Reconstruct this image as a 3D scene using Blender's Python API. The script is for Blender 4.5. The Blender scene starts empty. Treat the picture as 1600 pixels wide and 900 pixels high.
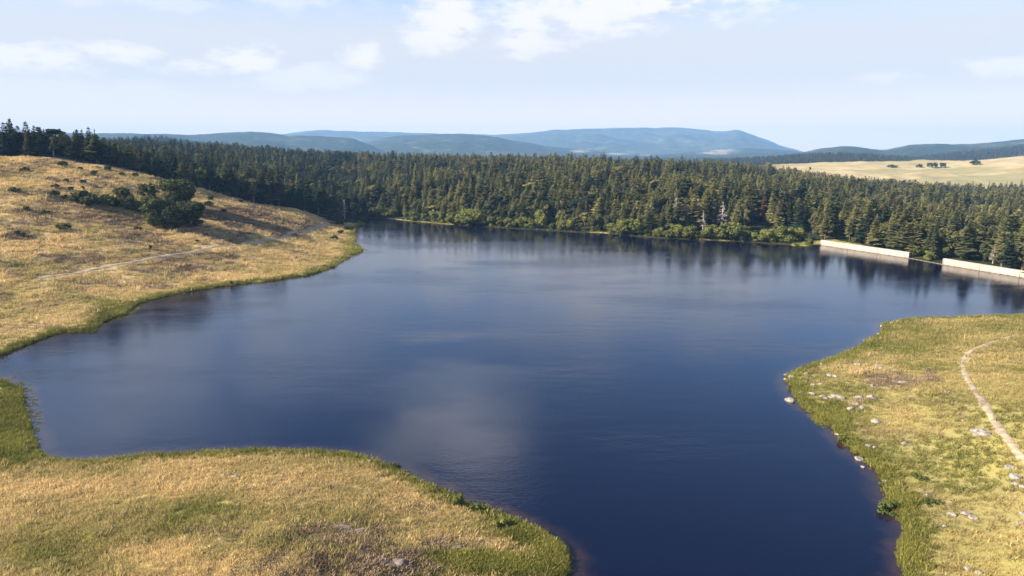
import bpy, math, random
import numpy as np
from mathutils import Vector

SC = bpy.context.scene
COL = SC.collection
R = math.radians

# ------------------------------------------------------------------ camera, sky, sun, exposure
CAM_H, PITCH, FPX = 40.0, R(10.7), 1142.0
SUN_EL, SUN_AZ = R(28.0), R(256.0)             # azimuth clockwise from +Y: low, from the left, a little behind
SKY_STRENGTH, SUN_STRENGTH, EXPOSURE = 0.095, 5.0, 1.45
HAZE_DENSITY = 0.00009

cd = bpy.data.cameras.new('camera')
cam = bpy.data.objects.new('camera', cd)
COL.objects.link(cam)
cam.location = (0, 0, CAM_H)
cam.rotation_euler = (math.pi / 2 - PITCH, 0, 0)
cd.sensor_width = 36.0
cd.lens = 36.0 * FPX / 1600.0
cd.clip_start, cd.clip_end = 0.5, 60000.0
SC.camera = cam

SUN_DIR = Vector((math.sin(SUN_AZ) * math.cos(SUN_EL), math.cos(SUN_AZ) * math.cos(SUN_EL), math.sin(SUN_EL)))
sl = bpy.data.lights.new('sun', 'SUN')
sl.energy, sl.angle, sl.color = SUN_STRENGTH, R(0.5), (1.0, 0.90, 0.74)
sun = bpy.data.objects.new('sun', sl)
COL.objects.link(sun)
sun.rotation_euler = SUN_DIR.to_track_quat('Z', 'Y').to_euler()

SC.view_settings.view_transform = 'Standard'
SC.view_settings.look = 'None'
SC.view_settings.gamma = 1.0
SC.view_settings.use_curve_mapping = False
SC.view_settings.exposure = EXPOSURE
SC.render.engine = 'CYCLES'
SC.cycles.use_denoising = True
SC.cycles.max_bounces = 5
SC.cycles.diffuse_bounces = 2
SC.cycles.glossy_bounces = 2
SC.cycles.transmission_bounces = 2
SC.cycles.volume_bounces = 0
SC.cycles.transparent_max_bounces = 4
SC.cycles.caustics_reflective = False
SC.cycles.caustics_refractive = False
SC.cycles.sample_clamp_indirect = 4.0


class NT:
    """small helper to wire shader nodes"""
    def __init__(self, tree):
        self.t = tree
        self.n = tree.nodes
        self.l = tree.links

    def node(self, kind, **kw):
        n = self.n.new(kind)
        for k, v in kw.items():
            setattr(n, k, v)
        return n

    def put(self, sock, v):
        if isinstance(v, bpy.types.NodeSocket):
            self.l.new(v, sock)
        else:
            sock.default_value = v

    def math(self, op, a, b=None, c=None, clamp=False):
        n = self.node('ShaderNodeMath', operation=op, use_clamp=clamp)
        self.put(n.inputs[0], a)
        if b is not None:
            self.put(n.inputs[1], b)
        if c is not None:
            self.put(n.inputs[2], c)
        return n.outputs[0]

    def mix(self, f, a, b, blend='MIX'):
        n = self.node('ShaderNodeMix', data_type='RGBA', blend_type=blend, clamp_factor=True)
        self.put(n.inputs[0], f)
        self.put(n.inputs[6], a if not isinstance(a, tuple) else (*a, 1.0) if len(a) == 3 else a)
        self.put(n.inputs[7], b if not isinstance(b, tuple) else (*b, 1.0) if len(b) == 3 else b)
        return n.outputs[2]

    def smooth(self, v, lo, hi, to0=0.0, to1=1.0):
        n = self.node('ShaderNodeMapRange', interpolation_type='SMOOTHSTEP', clamp=True)
        self.put(n.inputs[0], v)
        n.inputs[1].default_value, n.inputs[2].default_value = lo, hi
        n.inputs[3].default_value, n.inputs[4].default_value = to0, to1
        return n.outputs[0]

    def noise(self, vec, scale, detail=4.0, rough=0.55, dist=0.0, out=0):
        n = self.node('ShaderNodeTexNoise', noise_dimensions='3D')
        if vec is not None:
            self.l.new(vec, n.inputs['Vector'])
        n.inputs['Scale'].default_value = scale
        n.inputs['Detail'].default_value = detail
        n.inputs['Roughness'].default_value = rough
        n.inputs['Distortion'].default_value = dist
        return n.outputs[out]

    def vmul(self, vec, s):
        n = self.node('ShaderNodeVectorMath', operation='MULTIPLY')
        self.put(n.inputs[0], vec)
        n.inputs[1].default_value = s
        return n.outputs[0]

    def attr(self, name, kind='GEOMETRY'):
        return self.node('ShaderNodeAttribute', attribute_name=name, attribute_type=kind)


# sky: Nishita air with soft clouds laid out by compass direction and elevation (degrees)
world = bpy.data.worlds.new('World')
SC.world = world
world.use_nodes = True
w = NT(world.node_tree)
w.n.clear()
sky = w.node('ShaderNodeTexSky', sky_type='NISHITA', sun_disc=False)
sky.sun_elevation, sky.sun_rotation = SUN_EL, SUN_AZ
sky.altitude, sky.air_density, sky.dust_density, sky.ozone_density = 2500.0, 1.0, 0.25, 4.0
tc = w.node('ShaderNodeTexCoord')
D = tc.outputs['Generated']
sep = w.node('ShaderNodeSeparateXYZ')
w.l.new(D, sep.inputs[0])
az = w.math('MULTIPLY', w.math('ARCTAN2', sep.outputs[0], sep.outputs[1]), 57.2958)
el = w.math('MULTIPLY', w.math('ARCSINE', sep.outputs[2]), 57.2958)
stretch = w.vmul(D, (1.0, 1.0, 2.6))
n_big = w.math('SUBTRACT', w.noise(stretch, 7.0, 6.0, 0.6), 0.5)
n_fine = w.math('SUBTRACT', w.noise(stretch, 26.0, 6.0, 0.62), 0.5)
warp = w.math('ADD', w.math('MULTIPLY', n_big, 2.8), w.math('MULTIPLY', n_fine, 2.6))
CLOUDS = [  # azimuth, elevation, half width, half height, strength
    (-4.6, 9.2, 2.2, 2.0, 1.0), (-6.0, 8.0, 1.6, .9, .9), (3.0, 9.6, 5.0, 1.3, .95), (9.5, 11.0, 8.0, 2.0, 1.0), (15.0, 11.6, 6.0, 1.5, 1.0),
    (1.0, 8.0, 2.2, 1.0, .9), (-32.5, 5.9, 4.0, .9, .95), (-27.5, 6.3, 2.4, .7, .9), (-19.2, 6.3, 2.2, .9, 1.0), (-11.2, 6.7, 1.2, .7, .95),
    (-22.5, 5.6, 1.8, .5, .8), (-39.0, 9.0, 3.4, 1.5, .7), (-17.0, 10.6, 3.0, .7, .5), (-15.0, 5.2, 3.5, .8, .6), (33.0, 5.2, 3.0, .5, .75),
    (27.0, 4.8, 2.2, .4, .6), (39.0, 5.3, 4.0, .5, .7), (32.0, 3.3, 5.0, .35, .45), (-31.0, 3.6, 8.0, .9, .4), (-24.0, 9.8, 3.0, .6, .35),
    # higher up, out of the picture but mirrored by the lake
    (-5.5, 20.0, 3.2, 2.2, .9), (-2.5, 22.5, 4.4, 2.6, .9), (-9.0, 23.5, 3.0, 1.6, .6), (-24.0, 14.0, 14.0, 3.0, .6), (-32.0, 20.0, 9.0, 3.0, .4), (2.0, 14.0, 8.0, 1.6, .4),
    (40.0, 15.0, 12.0, 4.0, .5), (-60.0, 25.0, 20.0, 8.0, .8), (70.0, 30.0, 20.0, 8.0, .7), (150.0, 35.0, 40.0, 10.0, .8), (-130.0, 40.0, 30.0, 12.0, .7)]
total = None
for a, e, hw, hh, st in CLOUDS:
    dx = w.math('MULTIPLY', w.math('SUBTRACT', az, a), 1.0 / hw)
    dy = w.math('MULTIPLY', w.math('SUBTRACT', el, e), 1.0 / hh)
    d = w.math('SQRT', w.math('ADD', w.math('MULTIPLY', dx, dx), w.math('MULTIPLY', dy, dy)))
    m = w.smooth(w.math('ADD', d, warp), 1.5, 0.35, 0.0, st)
    total = m if total is None else w.math('MAXIMUM', total, m)
veil = w.smooth(w.noise(w.vmul(D, (1.0, 1.0, 5.0)), 3.2, 5.0, 0.55), 0.45, 0.75, 0.0, 0.22)
low = w.smooth(el, 14.0, 7.5, 0.0, 0.95)
veil = w.math('MAXIMUM', w.math('MULTIPLY', veil, w.smooth(el, 26.0, 14.0, 0.05, 1.0)), low)
bg = w.node('ShaderNodeBackground')
bg.inputs[1].default_value = SKY_STRENGTH
LVL = SKY_STRENGTH * 2 ** EXPOSURE
VEIL = tuple(c / LVL for c in (0.82, 0.825, 0.855))
CLOUD = tuple(c / LVL for c in (1.03, 1.01, 1.03))
c1 = w.mix(veil, sky.outputs[0], VEIL)
c1 = w.mix(w.smooth(el, 5.5, 0.5, 0.0, 0.95), c1, tuple(c / LVL for c in (1.3, 1.08, 0.95)))
shade = w.smooth(w.math('ADD', n_fine, w.math('MULTIPLY', n_big, 1.4)), 0.02, 0.22, 0.0, 0.75)
cl = w.mix(shade, CLOUD, tuple(c / LVL for c in (0.84, 0.84, 0.89)))
cl = w.mix(w.smooth(el, 13.0, 19.0), cl, tuple(c / LVL for c in (1.75, 1.82, 2.0)))
c2 = w.mix(total, c1, cl)
w.l.new(c2, bg.inputs[0])
wo = w.node('ShaderNodeOutputWorld')
w.l.new(bg.outputs[0], wo.inputs[0])

# ------------------------------------------------------------------ helpers
rng = np.random.default_rng(11)
random.seed(11)
CP, SP = math.cos(PITCH), math.sin(PITCH)


def ray(px, py):
    u, v = (px - 800.0) / FPX, (450.0 - py) / FPX
    return np.array([u, CP + v * SP, -SP + v * CP])


def at_z(px, py, z=0.0):
    d = ray(px, py)
    t = (z - CAM_H) / d[2]
    return np.array([d[0] * t, d[1] * t, z])


def at_y(px, py, Y):
    d = ray(px, py)
    t = Y / d[1]
    return np.array([d[0] * t, Y, CAM_H + d[2] * t])


def project(X, Y, Z):
    X, Y, Z = np.asarray(X, float), np.asarray(Y, float), np.asarray(Z, float) - CAM_H
    f = Y * CP - Z * SP
    v = Y * SP + Z * CP
    f = np.where(f < 0.1, 0.1, f)
    return 800 + FPX * X / f, 450 - FPX * v / f


def _hash(ix, iy, seed):
    h = (ix.astype(np.int64) * 374761393 + iy.astype(np.int64) * 668265263 + seed * 1442695041) & 0x7fffffff
    h = ((h ^ (h >> 13)) * 1274126177) & 0x7fffffff
    return ((h ^ (h >> 16)) & 0xffff) / 65535.0


def vnoise(x, y, seed=0):
    x, y = np.asarray(x, float), np.asarray(y, float)
    ix, iy = np.floor(x), np.floor(y)
    fx, fy = x - ix, y - iy
    fx, fy = fx * fx * (3 - 2 * fx), fy * fy * (3 - 2 * fy)
    a, b = _hash(ix, iy, seed), _hash(ix + 1, iy, seed)
    c, d = _hash(ix, iy + 1, seed), _hash(ix + 1, iy + 1, seed)
    return (a + (b - a) * fx) * (1 - fy) + (c + (d - c) * fx) * fy


def fbm(x, y, seed=0, octaves=4):
    s, a, n = 0.0, 0.5, 0.0
    for o in range(octaves):
        s = s + a * (vnoise(x * 2 ** o, y * 2 ** o, seed + o * 17) - 0.5)
        n += a
        a *= 0.5
    return s / n


def sstep(v, lo, hi):
    t = np.clip((np.asarray(v, float) - lo) / (hi - lo), 0, 1)
    return t * t * (3 - 2 * t)


def mesh_from(name, verts, faces, smooth=False):
    """verts (n,3) array, faces (m,3|4) array or list"""
    me = bpy.data.meshes.new(name)
    verts = np.asarray(verts, np.float32)
    if isinstance(faces, np.ndarray):
        k = faces.shape[1]
        me.vertices.add(len(verts))
        me.vertices.foreach_set('co', verts.ravel())
        me.loops.add(faces.size)
        me.loops.foreach_set('vertex_index', faces.astype(np.int32).ravel())
        me.polygons.add(len(faces))
        me.polygons.foreach_set('loop_start', np.arange(0, faces.size, k, dtype=np.int32))
        me.polygons.foreach_set('loop_total', np.full(len(faces), k, np.int32))
        me.update(calc_edges=True)
    else:
        me.from_pydata([tuple(map(float, v)) for v in verts], [], [tuple(f) for f in faces])
        me.update()
    me.polygons.foreach_set('use_smooth', np.full(len(me.polygons), smooth, bool))
    return me


def obj(name, me, mat=None, parent=None, loc=None):
    if mat is not None and not me.materials:
        me.materials.append(mat)
    o = bpy.data.objects.new(name, me)
    COL.objects.link(o)
    if parent is not None:
        o.parent = parent
    if loc is not None:
        o.location = [float(v) for v in loc]
    return o


def tag(o, label, cat, group=None):
    o['label'], o['category'] = label, cat
    if group:
        o['group'] = group
    return o


def empty(name, loc):
    o = bpy.data.objects.new(name, None)
    COL.objects.link(o)
    o.empty_display_size = 0.5
    o.location = [float(v) for v in loc]
    return o


# ------------------------------------------------------------------ materials
def new_mat(name):
    m = bpy.data.materials.new(name)
    m.use_nodes = True
    t = NT(m.node_tree)
    t.n.clear()
    out = t.node('ShaderNodeOutputMaterial')
    return m, t, out


def leaf_mat(name, dark, light, trans=0.25, sat_shift=(1.0, 1.0, 1.0)):
    """foliage: colour from the plant's own tint (0..1) and a per-leaf variation"""
    m, t, out = new_mat(name)
    tint = t.attr('tint', 'INSTANCER').outputs['Fac']
    var = t.attr('var').outputs['Fac']
    c = t.mix(tint, dark, light)
    c = t.mix(1.0, c, t.node('ShaderNodeCombineColor').outputs[0], 'MULTIPLY') if False else c
    hsv = t.node('ShaderNodeHueSaturation')
    t.put(hsv.inputs['Color'], c)
    t.put(hsv.inputs['Value'], t.math('MULTIPLY_ADD', var, 0.8, 0.6))
    t.put(hsv.inputs['Hue'], t.math('MULTIPLY_ADD', var, -0.02, 0.51))
    df = t.node('ShaderNodeBsdfDiffuse')
    tr = t.node('ShaderNodeBsdfTranslucent')
    t.l.new(hsv.outputs[0], df.inputs[0])
    t.l.new(hsv.outputs[0], tr.inputs[0])
    mx = t.node('ShaderNodeMixShader')
    mx.inputs[0].default_value = trans
    t.l.new(df.outputs[0], mx.inputs[1])
    t.l.new(tr.outputs[0], mx.inputs[2])
    t.l.new(mx.outputs[0], out.inputs[0])
    return m


def plain_mat(name, c0, c1, scale=3.0, rough=0.85, bump=0.3, detail=6.0):
    m, t, out = new_mat(name)
    tcn = t.node('ShaderNodeTexCoord')
    n = t.noise(tcn.outputs['Object'], scale, detail, 0.6)
    c = t.mix(t.smooth(n, 0.3, 0.7), c0, c1)
    p = t.node('ShaderNodeBsdfPrincipled')
    t.l.new(c, p.inputs['Base Color'])
    p.inputs['Roughness'].default_value = rough
    p.inputs['Specular IOR Level'].default_value = 0.2
    if bump:
        b = t.node('ShaderNodeBump')
        b.inputs['Strength'].default_value = bump
        t.l.new(t.noise(tcn.outputs['Object'], scale * 3, 5.0, 0.6), b.inputs['Height'])
        t.l.new(b.outputs[0], p.inputs['Normal'])
    t.l.new(p.outputs[0], out.inputs[0])
    return m


M = {}
M['needle'] = leaf_mat('conifer_needles', (0.033, 0.047, 0.028), (0.235, 0.215, 0.076), 0.24)
M['rust'] = leaf_mat('rusty_needles', (0.11, 0.055, 0.042), (0.17, 0.10, 0.06), 0.15)
M['leaf'] = leaf_mat('broad_leaves', (0.050, 0.070, 0.026), (0.185, 0.190, 0.050), 0.25)
M['darkleaf'] = leaf_mat('dark_leaves', (0.032, 0.046, 0.020), (0.105, 0.108, 0.040), 0.2)
M['grass'] = leaf_mat('grass_blades', (0.20, 0.195, 0.050), (0.62, 0.455, 0.215), 0.42)
M['reed'] = leaf_mat('reed_blades', (0.085, 0.100, 0.024), (0.27, 0.25, 0.060), 0.3)
M['heather'] = leaf_mat('heather', (0.15, 0.105, 0.070), (0.44, 0.315, 0.19), 0.3)
M['bark'] = plain_mat('bark', (0.07, 0.05, 0.038), (0.14, 0.105, 0.08), 2.0)
M['deadwood'] = plain_mat('dead_wood', (0.24, 0.19, 0.165), (0.40, 0.34, 0.30), 2.0, bump=0.2)
M['rock'] = plain_mat('granite', (0.13, 0.11, 0.09), (0.36, 0.315, 0.27), 2.2, bump=0.6)
M['brownrock'] = plain_mat('weathered_rock', (0.085, 0.065, 0.055), (0.24, 0.19, 0.16), 1.6, bump=0.8)
M['concrete'] = plain_mat('pale_concrete', (0.35, 0.295, 0.235), (0.44, 0.38, 0.31), 0.35, bump=0.1)
_t = NT(M['concrete'].node_tree)   # damp, dirty band along the waterline and streaks down the face
_p = next(n for n in _t.n if n.type == 'BSDF_PRINCIPLED')
_old = _p.inputs['Base Color'].links[0].from_socket
_tc = _t.node('ShaderNodeTexCoord').outputs['Object']
_sx = _t.node('ShaderNodeSeparateXYZ')
_t.l.new(_tc, _sx.inputs[0])
_st = _t.noise(_t.vmul(_tc, (1.0, 1.0, .12)), 1.3, 4, .6)
_band = _t.smooth(_t.math('ADD', _sx.outputs[2], _t.math('MULTIPLY', _st, 1.1)), 1.15, .55)
_c = _t.mix(_t.math('MULTIPLY', _band, .7), _old, (0.17, 0.135, 0.10))
_c = _t.mix(_t.smooth(_st, .52, .72, 0, .45), _c, (0.25, 0.21, 0.165))
_t.l.new(_c, _p.inputs['Base Color'])
M['path'] = plain_mat('worn_path', (0.24, 0.175, 0.11), (0.42, 0.33, 0.225), 0.9, bump=0.3)

# ------------------------------------------------------------------ the lake outline (pixels read off the photograph, put on the water level)
left_shore = [(-420, 640), (-60, 566), (0, 556), (20, 548), (60, 532), (100, 520), (148, 518), (160, 505), (195, 490), (215, 475), (260, 463), (300, 455),
              (360, 446), (430, 438), (480, 430), (520, 418), (540, 405), (566, 392), (556, 381), (553, 366), (556, 357), (571, 350), (560, 346)]
far_shore = [(572, 342), (600, 341), (622, 344), (680, 349), (750, 354), (800, 357), (850, 360), (900, 363), (935, 364), (960, 366), (1000, 370), (1040, 373),
             (1080, 374), (1150, 377), (1220, 382), (1250, 385), (1282, 383)]
dam_px = [(1282, 383), (1420, 403.5), (1473, 413.5), (1600, 434.5)]
right_shore = [(1720, 492), (1600, 494), (1500, 497), (1420, 500), (1382, 508), (1376, 525), (1340, 545), (1300, 562), (1262, 573), (1230, 588), (1234, 603), (1248, 622),
               (1262, 640), (1285, 655), (1302, 668), (1312, 692), (1340, 712), (1370, 737), (1392, 772), (1398, 800), (1425, 832), (1410, 870), (1416, 905), (1440, 1010), (1500, 1300), (1540, 2300)]
near_shore = [(250, 2300), (700, 1250), (850, 1010), (879, 905), (882, 872), (868, 853), (838, 833), (800, 814), (760, 799), (722, 786), (700, 775), (650, 751), (600, 728), (550, 712), (480, 705),
              (350, 707), (250, 713), (150, 721), (80, 722), (60, 705), (48, 672), (38, 640), (32, 612), (0, 594), (-60, 588), (-420, 660)]


def outline(pts):
    return np.array([at_z(x, y)[:2] for x, y in pts])


def densify(P, seed, amp=1.0):
    out = []
    for a, b in zip(P[:-1], P[1:]):
        L = np.linalg.norm(b - a)
        step = max(0.7, 0.5 * (a[1] + b[1]) / 170.0)
        k = max(1, int(L / step))
        for i in range(k):
            out.append(a + (b - a) * i / k)
    out.append(P[-1])
    Q = np.array(out)
    T = np.gradient(Q, axis=0)
    T /= np.maximum(np.linalg.norm(T, axis=1, keepdims=True), 1e-6)
    N = np.stack([-T[:, 1], T[:, 0]], 1)
    A = amp * (0.5 + Q[:, 1] / 170.0)
    A = np.minimum(A, 2.2)
    n = fbm(Q[:, 0] / 5.0, Q[:, 1] / 5.0, seed, 4) * 1.6
    A[:2] = 0
    A[-2:] = 0
    return Q + N * (A * n)[:, None]


DAM = outline(dam_px)
dam_dir = (DAM[3] - DAM[2]) / np.linalg.norm(DAM[3] - DAM[2])
DAM_END = DAM[3] + dam_dir * 26.0
segs = [densify(outline(left_shore), 3), densify(outline(far_shore), 5, 0.8), np.vstack([DAM, DAM_END]), densify(outline(right_shore), 7, 0.9), densify(outline(near_shore), 9, 0.9)]
LAKE = np.vstack(segs)
keep = np.ones(len(LAKE), bool)
keep[1:] = np.linalg.norm(np.diff(LAKE, axis=0), axis=1) > 1e-3
LAKE = LAKE[keep]


def poly_sdf(P, poly):
    """signed distance, positive outside the polygon"""
    out = np.empty(len(P))
    A = poly
    B = np.roll(poly, -1, axis=0)
    AB = B - A
    L2 = np.maximum((AB ** 2).sum(1), 1e-9)
    for i in range(0, len(P), 6000):
        p = P[i:i + 6000]
        dx = p[:, None, 0] - A[None, :, 0]
        dy = p[:, None, 1] - A[None, :, 1]
        t = np.clip((dx * AB[:, 0] + dy * AB[:, 1]) / L2, 0, 1)
        ex, ey = dx - t * AB[:, 0], dy - t * AB[:, 1]
        d = np.sqrt((ex * ex + ey * ey).min(1))
        cond = (A[None, :, 1] > p[:, None, 1]) != (B[None, :, 1] > p[:, None, 1])
        xi = A[:, 0] + (p[:, None, 1] - A[:, 1]) * AB[:, 0] / np.where(np.abs(AB[:, 1]) < 1e-9, 1e-9, AB[:, 1])
        inside = (np.sum(cond & (p[:, None, 0] < xi), axis=1) % 2) == 1
        out[i:i + 6000] = np.where(inside, -d, d)
    return out


# coarse grid of the signed distance, refined exactly near the shore
GX0, GX1, GY0, GY1, GS = -420.0, 420.0, -60.0, 620.0, 4.0
gx = np.arange(GX0, GX1 + GS, GS)
gy = np.arange(GY0, GY1 + GS, GS)
GG = np.stack(np.meshgrid(gx, gy, indexing='ij'), -1).reshape(-1, 2)
GRID = poly_sdf(GG, LAKE[::2]).reshape(len(gx), len(gy))


def shore(X, Y, exact=14.0):
    X, Y = np.atleast_1d(np.asarray(X, float)), np.atleast_1d(np.asarray(Y, float))
    fx = np.clip((X - GX0) / GS, 0, len(gx) - 1.001)
    fy = np.clip((Y - GY0) / GS, 0, len(gy) - 1.001)
    i, j = fx.astype(int), fy.astype(int)
    a, b = fx - i, fy - j
    s = (GRID[i, j] * (1 - a) + GRID[i + 1, j] * a) * (1 - b) + (GRID[i, j + 1] * (1 - a) + GRID[i + 1, j + 1] * a) * b
    ox = np.maximum(np.maximum(GX0 - X, X - GX1), 0)
    oy = np.maximum(np.maximum(GY0 - Y, Y - GY1), 0)
    s = s + np.hypot(ox, oy)
    m = np.abs(s) < exact
    if m.any():
        s[m] = poly_sdf(np.stack([X[m], Y[m]], 1), LAKE)
    return s


# ------------------------------------------------------------------ terrain heights
CREST = [(-300, 245, 292), (-150, 246, 298), (0, 248, 300), (60, 248, 305), (110, 250, 310), (150, 258, 312), (200, 268, 318), (250, 280, 325), (300, 292, 335), (350, 305, 345), (400, 318, 355), (450, 328, 365), (500, 338, 378), (540, 346, 392)]
ctrl = [at_y(*p) for p in CREST]
for p in [(-150, 300, 250), (-150, 380, 215), (0, 300, 258)]:
    ctrl.append(at_y(*p))
# forest floor (pixel column, distance, height)
for px, Y, z in [(-200, 420, 38), (0, 380, 37), (0, 600, 35), (200, 420, 27), (200, 700, 34), (300, 400, 19), (300, 550, 20), (400, 420, 13), (400, 900, 30), (400, 600, 18), (450, 430, 9), (500, 450, 6), (500, 650, 14),
                 (560, 470, 3), (560, 600, 8), (560, 900, 18), (700, 500, 7), (700, 650, 14), (700, 900, 19), (820, 460, 7), (900, 620, 14), (900, 800, 17), (1000, 450, 8), (1000, 600, 14), (1000, 750, 17),
                 (1100, 420, 7), (1100, 700, 12), (1200, 400, 5), (1200, 600, 7), (1300, 370, 1), (1300, 520, 2), (1300, 800, -4), (1400, 340, 0), (1400, 420, -5), (1400, 800, -13), (1550, 300, -3), (1550, 400, -9), (1550, 900, -17),
                 (1700, 300, -4), (1700, 700, -14), (1850, 600, -10), (1850, 300, 0), (-200, 800, 36), (200, 1100, 30), (600, 1200, 12), (900, 1200, 6), (1150, 1050, 2),
                 (-600, 350, 36), (-600, 700, 36), (2000, 1000, -5)]:
    ctrl.append(np.array([(px - 800) / FPX * Y * 1.01, Y, z]))
for p in [(1200, 262, 1250), (1300, 255, 1300), (1350, 252.5, 1320), (1400, 252, 1350), (1440, 249.5, 1350), (1480, 252, 1350), (1520, 255.5, 1350), (1560, 250, 1320), (1600, 243, 1280), (1700, 236, 1250), (1400, 272, 1120), (1550, 268, 1120), (1250, 272, 1080), (1700, 260, 1080)]:
    ctrl.append(at_y(*p))
for X, Y, z in [(-250, 100, 6), (-400, 150, 10), (-600, 100, 10), (-300, 0, 4), (-150, -100, 3), (-900, 200, 14), (-900, 600, 26), (300, 100, 9), (500, 200, 8), (0, -200, 3), (-700, -100, 6)]:
    ctrl.append(np.array([X, Y, z], float))
for px, Y, z in [(1200, 1600, 4), (1400, 1700, -2), (1600, 1700, 0), (300, 1700, 14), (800, 1700, 4), (1800, 1500, 20)]:
    ctrl.append(np.array([(px - 800) / FPX * Y * 1.01, Y, z]))
# foreground land (pixel, height)
for px, py, z in [(250, 780, 1.8), (0, 760, 1.0), (0, 860, 2.4), (250, 860, 2.8), (500, 800, 3.2), (545, 850, 4.4), (620, 790, 2.3), (700, 850, 2.4), (800, 870, 1.0), (400, 742, 1.0), (500, 732, 1.1), (300, 1000, 4.0), (650, 980, 3.6), (0, 1100, 4), (-300, 800, 2.5), (-200, 680, .4), (0, 650, .12), (0, 700, .25),
                  (1400, 525, .9), (1500, 520, 1.3), (1600, 512, 1.2), (1400, 600, 1.9), (1330, 600, 1.1), (1500, 600, 2.6), (1600, 600, 3.4), (1450, 680, 2.6), (1550, 700, 4.3), (1600, 800, 5.0), (1500, 800, 3.0), (1450, 850, 1.4), (1380, 660, 1.2), (1750, 600, 5), (1900, 700, 8), (1800, 515, 3), (1600, 1000, 5), (1800, 1000, 8), (1420, 640, 2.6)]:
    ctrl.append(at_z(px, py, z))
perp = np.array([dam_dir[1], -dam_dir[0]])
if perp[0] < 0:
    perp = -perp
for f in (0.05, 0.35, 0.7, 0.95):
    q = DAM[0] + (DAM[1] - DAM[0]) * f + perp * 7
    ctrl.append(np.array([q[0], q[1], 1.7]))
for f in (0.15, 0.6, 1.2):
    q = DAM[2] + (DAM[3] - DAM[2]) * f + perp * 7
    ctrl.append(np.array([q[0], q[1], 1.4]))
ctrl = np.array(ctrl)
ctrl = np.vstack([ctrl] + [np.array([[x, y, 0.3]]) for x, y in LAKE[::16] if y < 470])
CSC = 12.0 + 0.03 * ctrl[:, 1]
_D = np.sqrt(((ctrl[:, None, :2] - ctrl[None, :, :2]) ** 2).sum(-1) + 12.0 ** 2)
_n = len(ctrl)
_A = np.zeros((_n + 1, _n + 1))
_A[:_n, :_n] = _D - 0.0
_A[:_n, :_n] -= np.eye(_n) * 1.2
_A[:_n, _n] = 1
_A[_n, :_n] = 1
_W = np.linalg.solve(_A, np.append(ctrl[:, 2], 0.0))


def rbf(X, Y):
    out = np.empty(len(X))
    for i in range(0, len(X), 20000):
        x, y = X[i:i + 20000], Y[i:i + 20000]
        d = np.sqrt((x[:, None] - ctrl[None, :, 0]) ** 2 + (y[:, None] - ctrl[None, :, 1]) ** 2 + 144.0)
        out[i:i + 20000] = d @ _W[:_n] + _W[_n]
    return out


def height(X, Y, s=None):
    X, Y = np.atleast_1d(np.asarray(X, float)), np.atleast_1d(np.asarray(Y, float))
    if s is None:
        s = shore(X, Y)
    r = np.hypot(X, Y)
    z = np.clip(rbf(X, Y), -26, 60)
    far = sstep(r, 1500, 2400)
    z = z * (1 - far) + 2.0 * far
    z = z + np.where(s > 0, 1, 0) * fbm(X / 22.0, Y / 22.0, 21, 4) * sstep(s, 2, 30) * 2.2 * np.clip(r / 200, .4, 2)
    z = z + fbm(X / 9.0, Y / 9.0, 35, 3) * 0.9 * sstep(s, 1, 10) * (1 - sstep(r, 300, 600))
    z = z + fbm(X / 2.6, Y / 2.6, 33, 3) * 0.55 * sstep(s, 0.3, 4) * (1 - sstep(r, 150, 400))
    bank = 0.10 + 0.12 * np.clip(s, 0, 2) + 0.03 * s
    bl = sstep(s, 0, 26)
    zl = bank * (1 - bl) + np.where(z < 0.1, np.where(s < 40, np.maximum(z, 0.1 - 0.12 * np.maximum(s - 8, 0)), z), z) * bl
    zw = -np.minimum(0.22 * np.abs(s), 2.5)
    return np.where(s > 0, zl, zw)


def H1(x, y):
    return float(height([x], [y])[0])


def on_ground(px, py, z0=2.0, far=2000.0):
    """the first point of the ground met by the ray through a pixel"""
    d = ray(px, py)
    t = np.exp(np.linspace(math.log(45), math.log(far), 900))
    X, Y, Z = d[0] * t, d[1] * t, CAM_H + d[2] * t
    g = np.maximum(height(X, Y), 0.0)
    k = np.argmax(g > Z) if (g > Z).any() else len(t) - 1
    k = max(k, 1)
    a, b = Z[k - 1] - g[k - 1], Z[k] - g[k]
    f = a / (a - b) if a != b else 0
    tt = t[k - 1] + (t[k] - t[k - 1]) * f
    x, y = d[0] * tt, d[1] * tt
    return np.array([x, y, max(H1(x, y), 0.0)])


# ------------------------------------------------------------------ the ground sheet
front = np.arange(-43.0, 43.01, 0.125)
back = np.concatenate([np.arange(46, 317, 6.0)])
TH = np.concatenate([front, back])
RR = [18.0]
while RR[-1] < 1500:
    RR.append(RR[-1] * 1.0046)
while RR[-1] < 8800:
    RR.append(RR[-1] * 1.03)
RR = np.array(RR)
TT, RG = np.meshgrid(np.radians(TH), RR, indexing='ij')
GXf, GYf = (np.sin(TT) * RG).ravel(), (np.cos(TT) * RG).ravel()
S = shore(GXf, GYf)
Z = height(GXf, GYf, S)
nt, nr = len(TH), len(RR)
ii, jj = np.meshgrid(np.arange(nt), np.arange(nr - 1), indexing='ij')
ni = (ii + 1) % nt
F = np.stack([ii * nr + jj, ii * nr + jj + 1, ni * nr + jj + 1, ni * nr + jj], -1).reshape(-1, 4)
V = np.stack([GXf, GYf, Z], 1)
V = np.vstack([V, [[0, 0, float(Z.reshape(nt, nr)[:, 0].mean())]]])
me = mesh_from('ground', V, F, smooth=True)
PXg, PYg = project(GXf, GYf, Z)

crest_px = np.array([c[0] for c in CREST], float)
crest_Y = np.array([c[2] for c in CREST], float)


def crest_at(px):
    return np.interp(px, crest_px, crest_Y)


def dam_side(X, Y):
    """distance landward of the dam line (positive behind the wall)"""
    return (X - DAM[0][0]) * perp[0] + (Y - DAM[0][1]) * perp[1]


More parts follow.
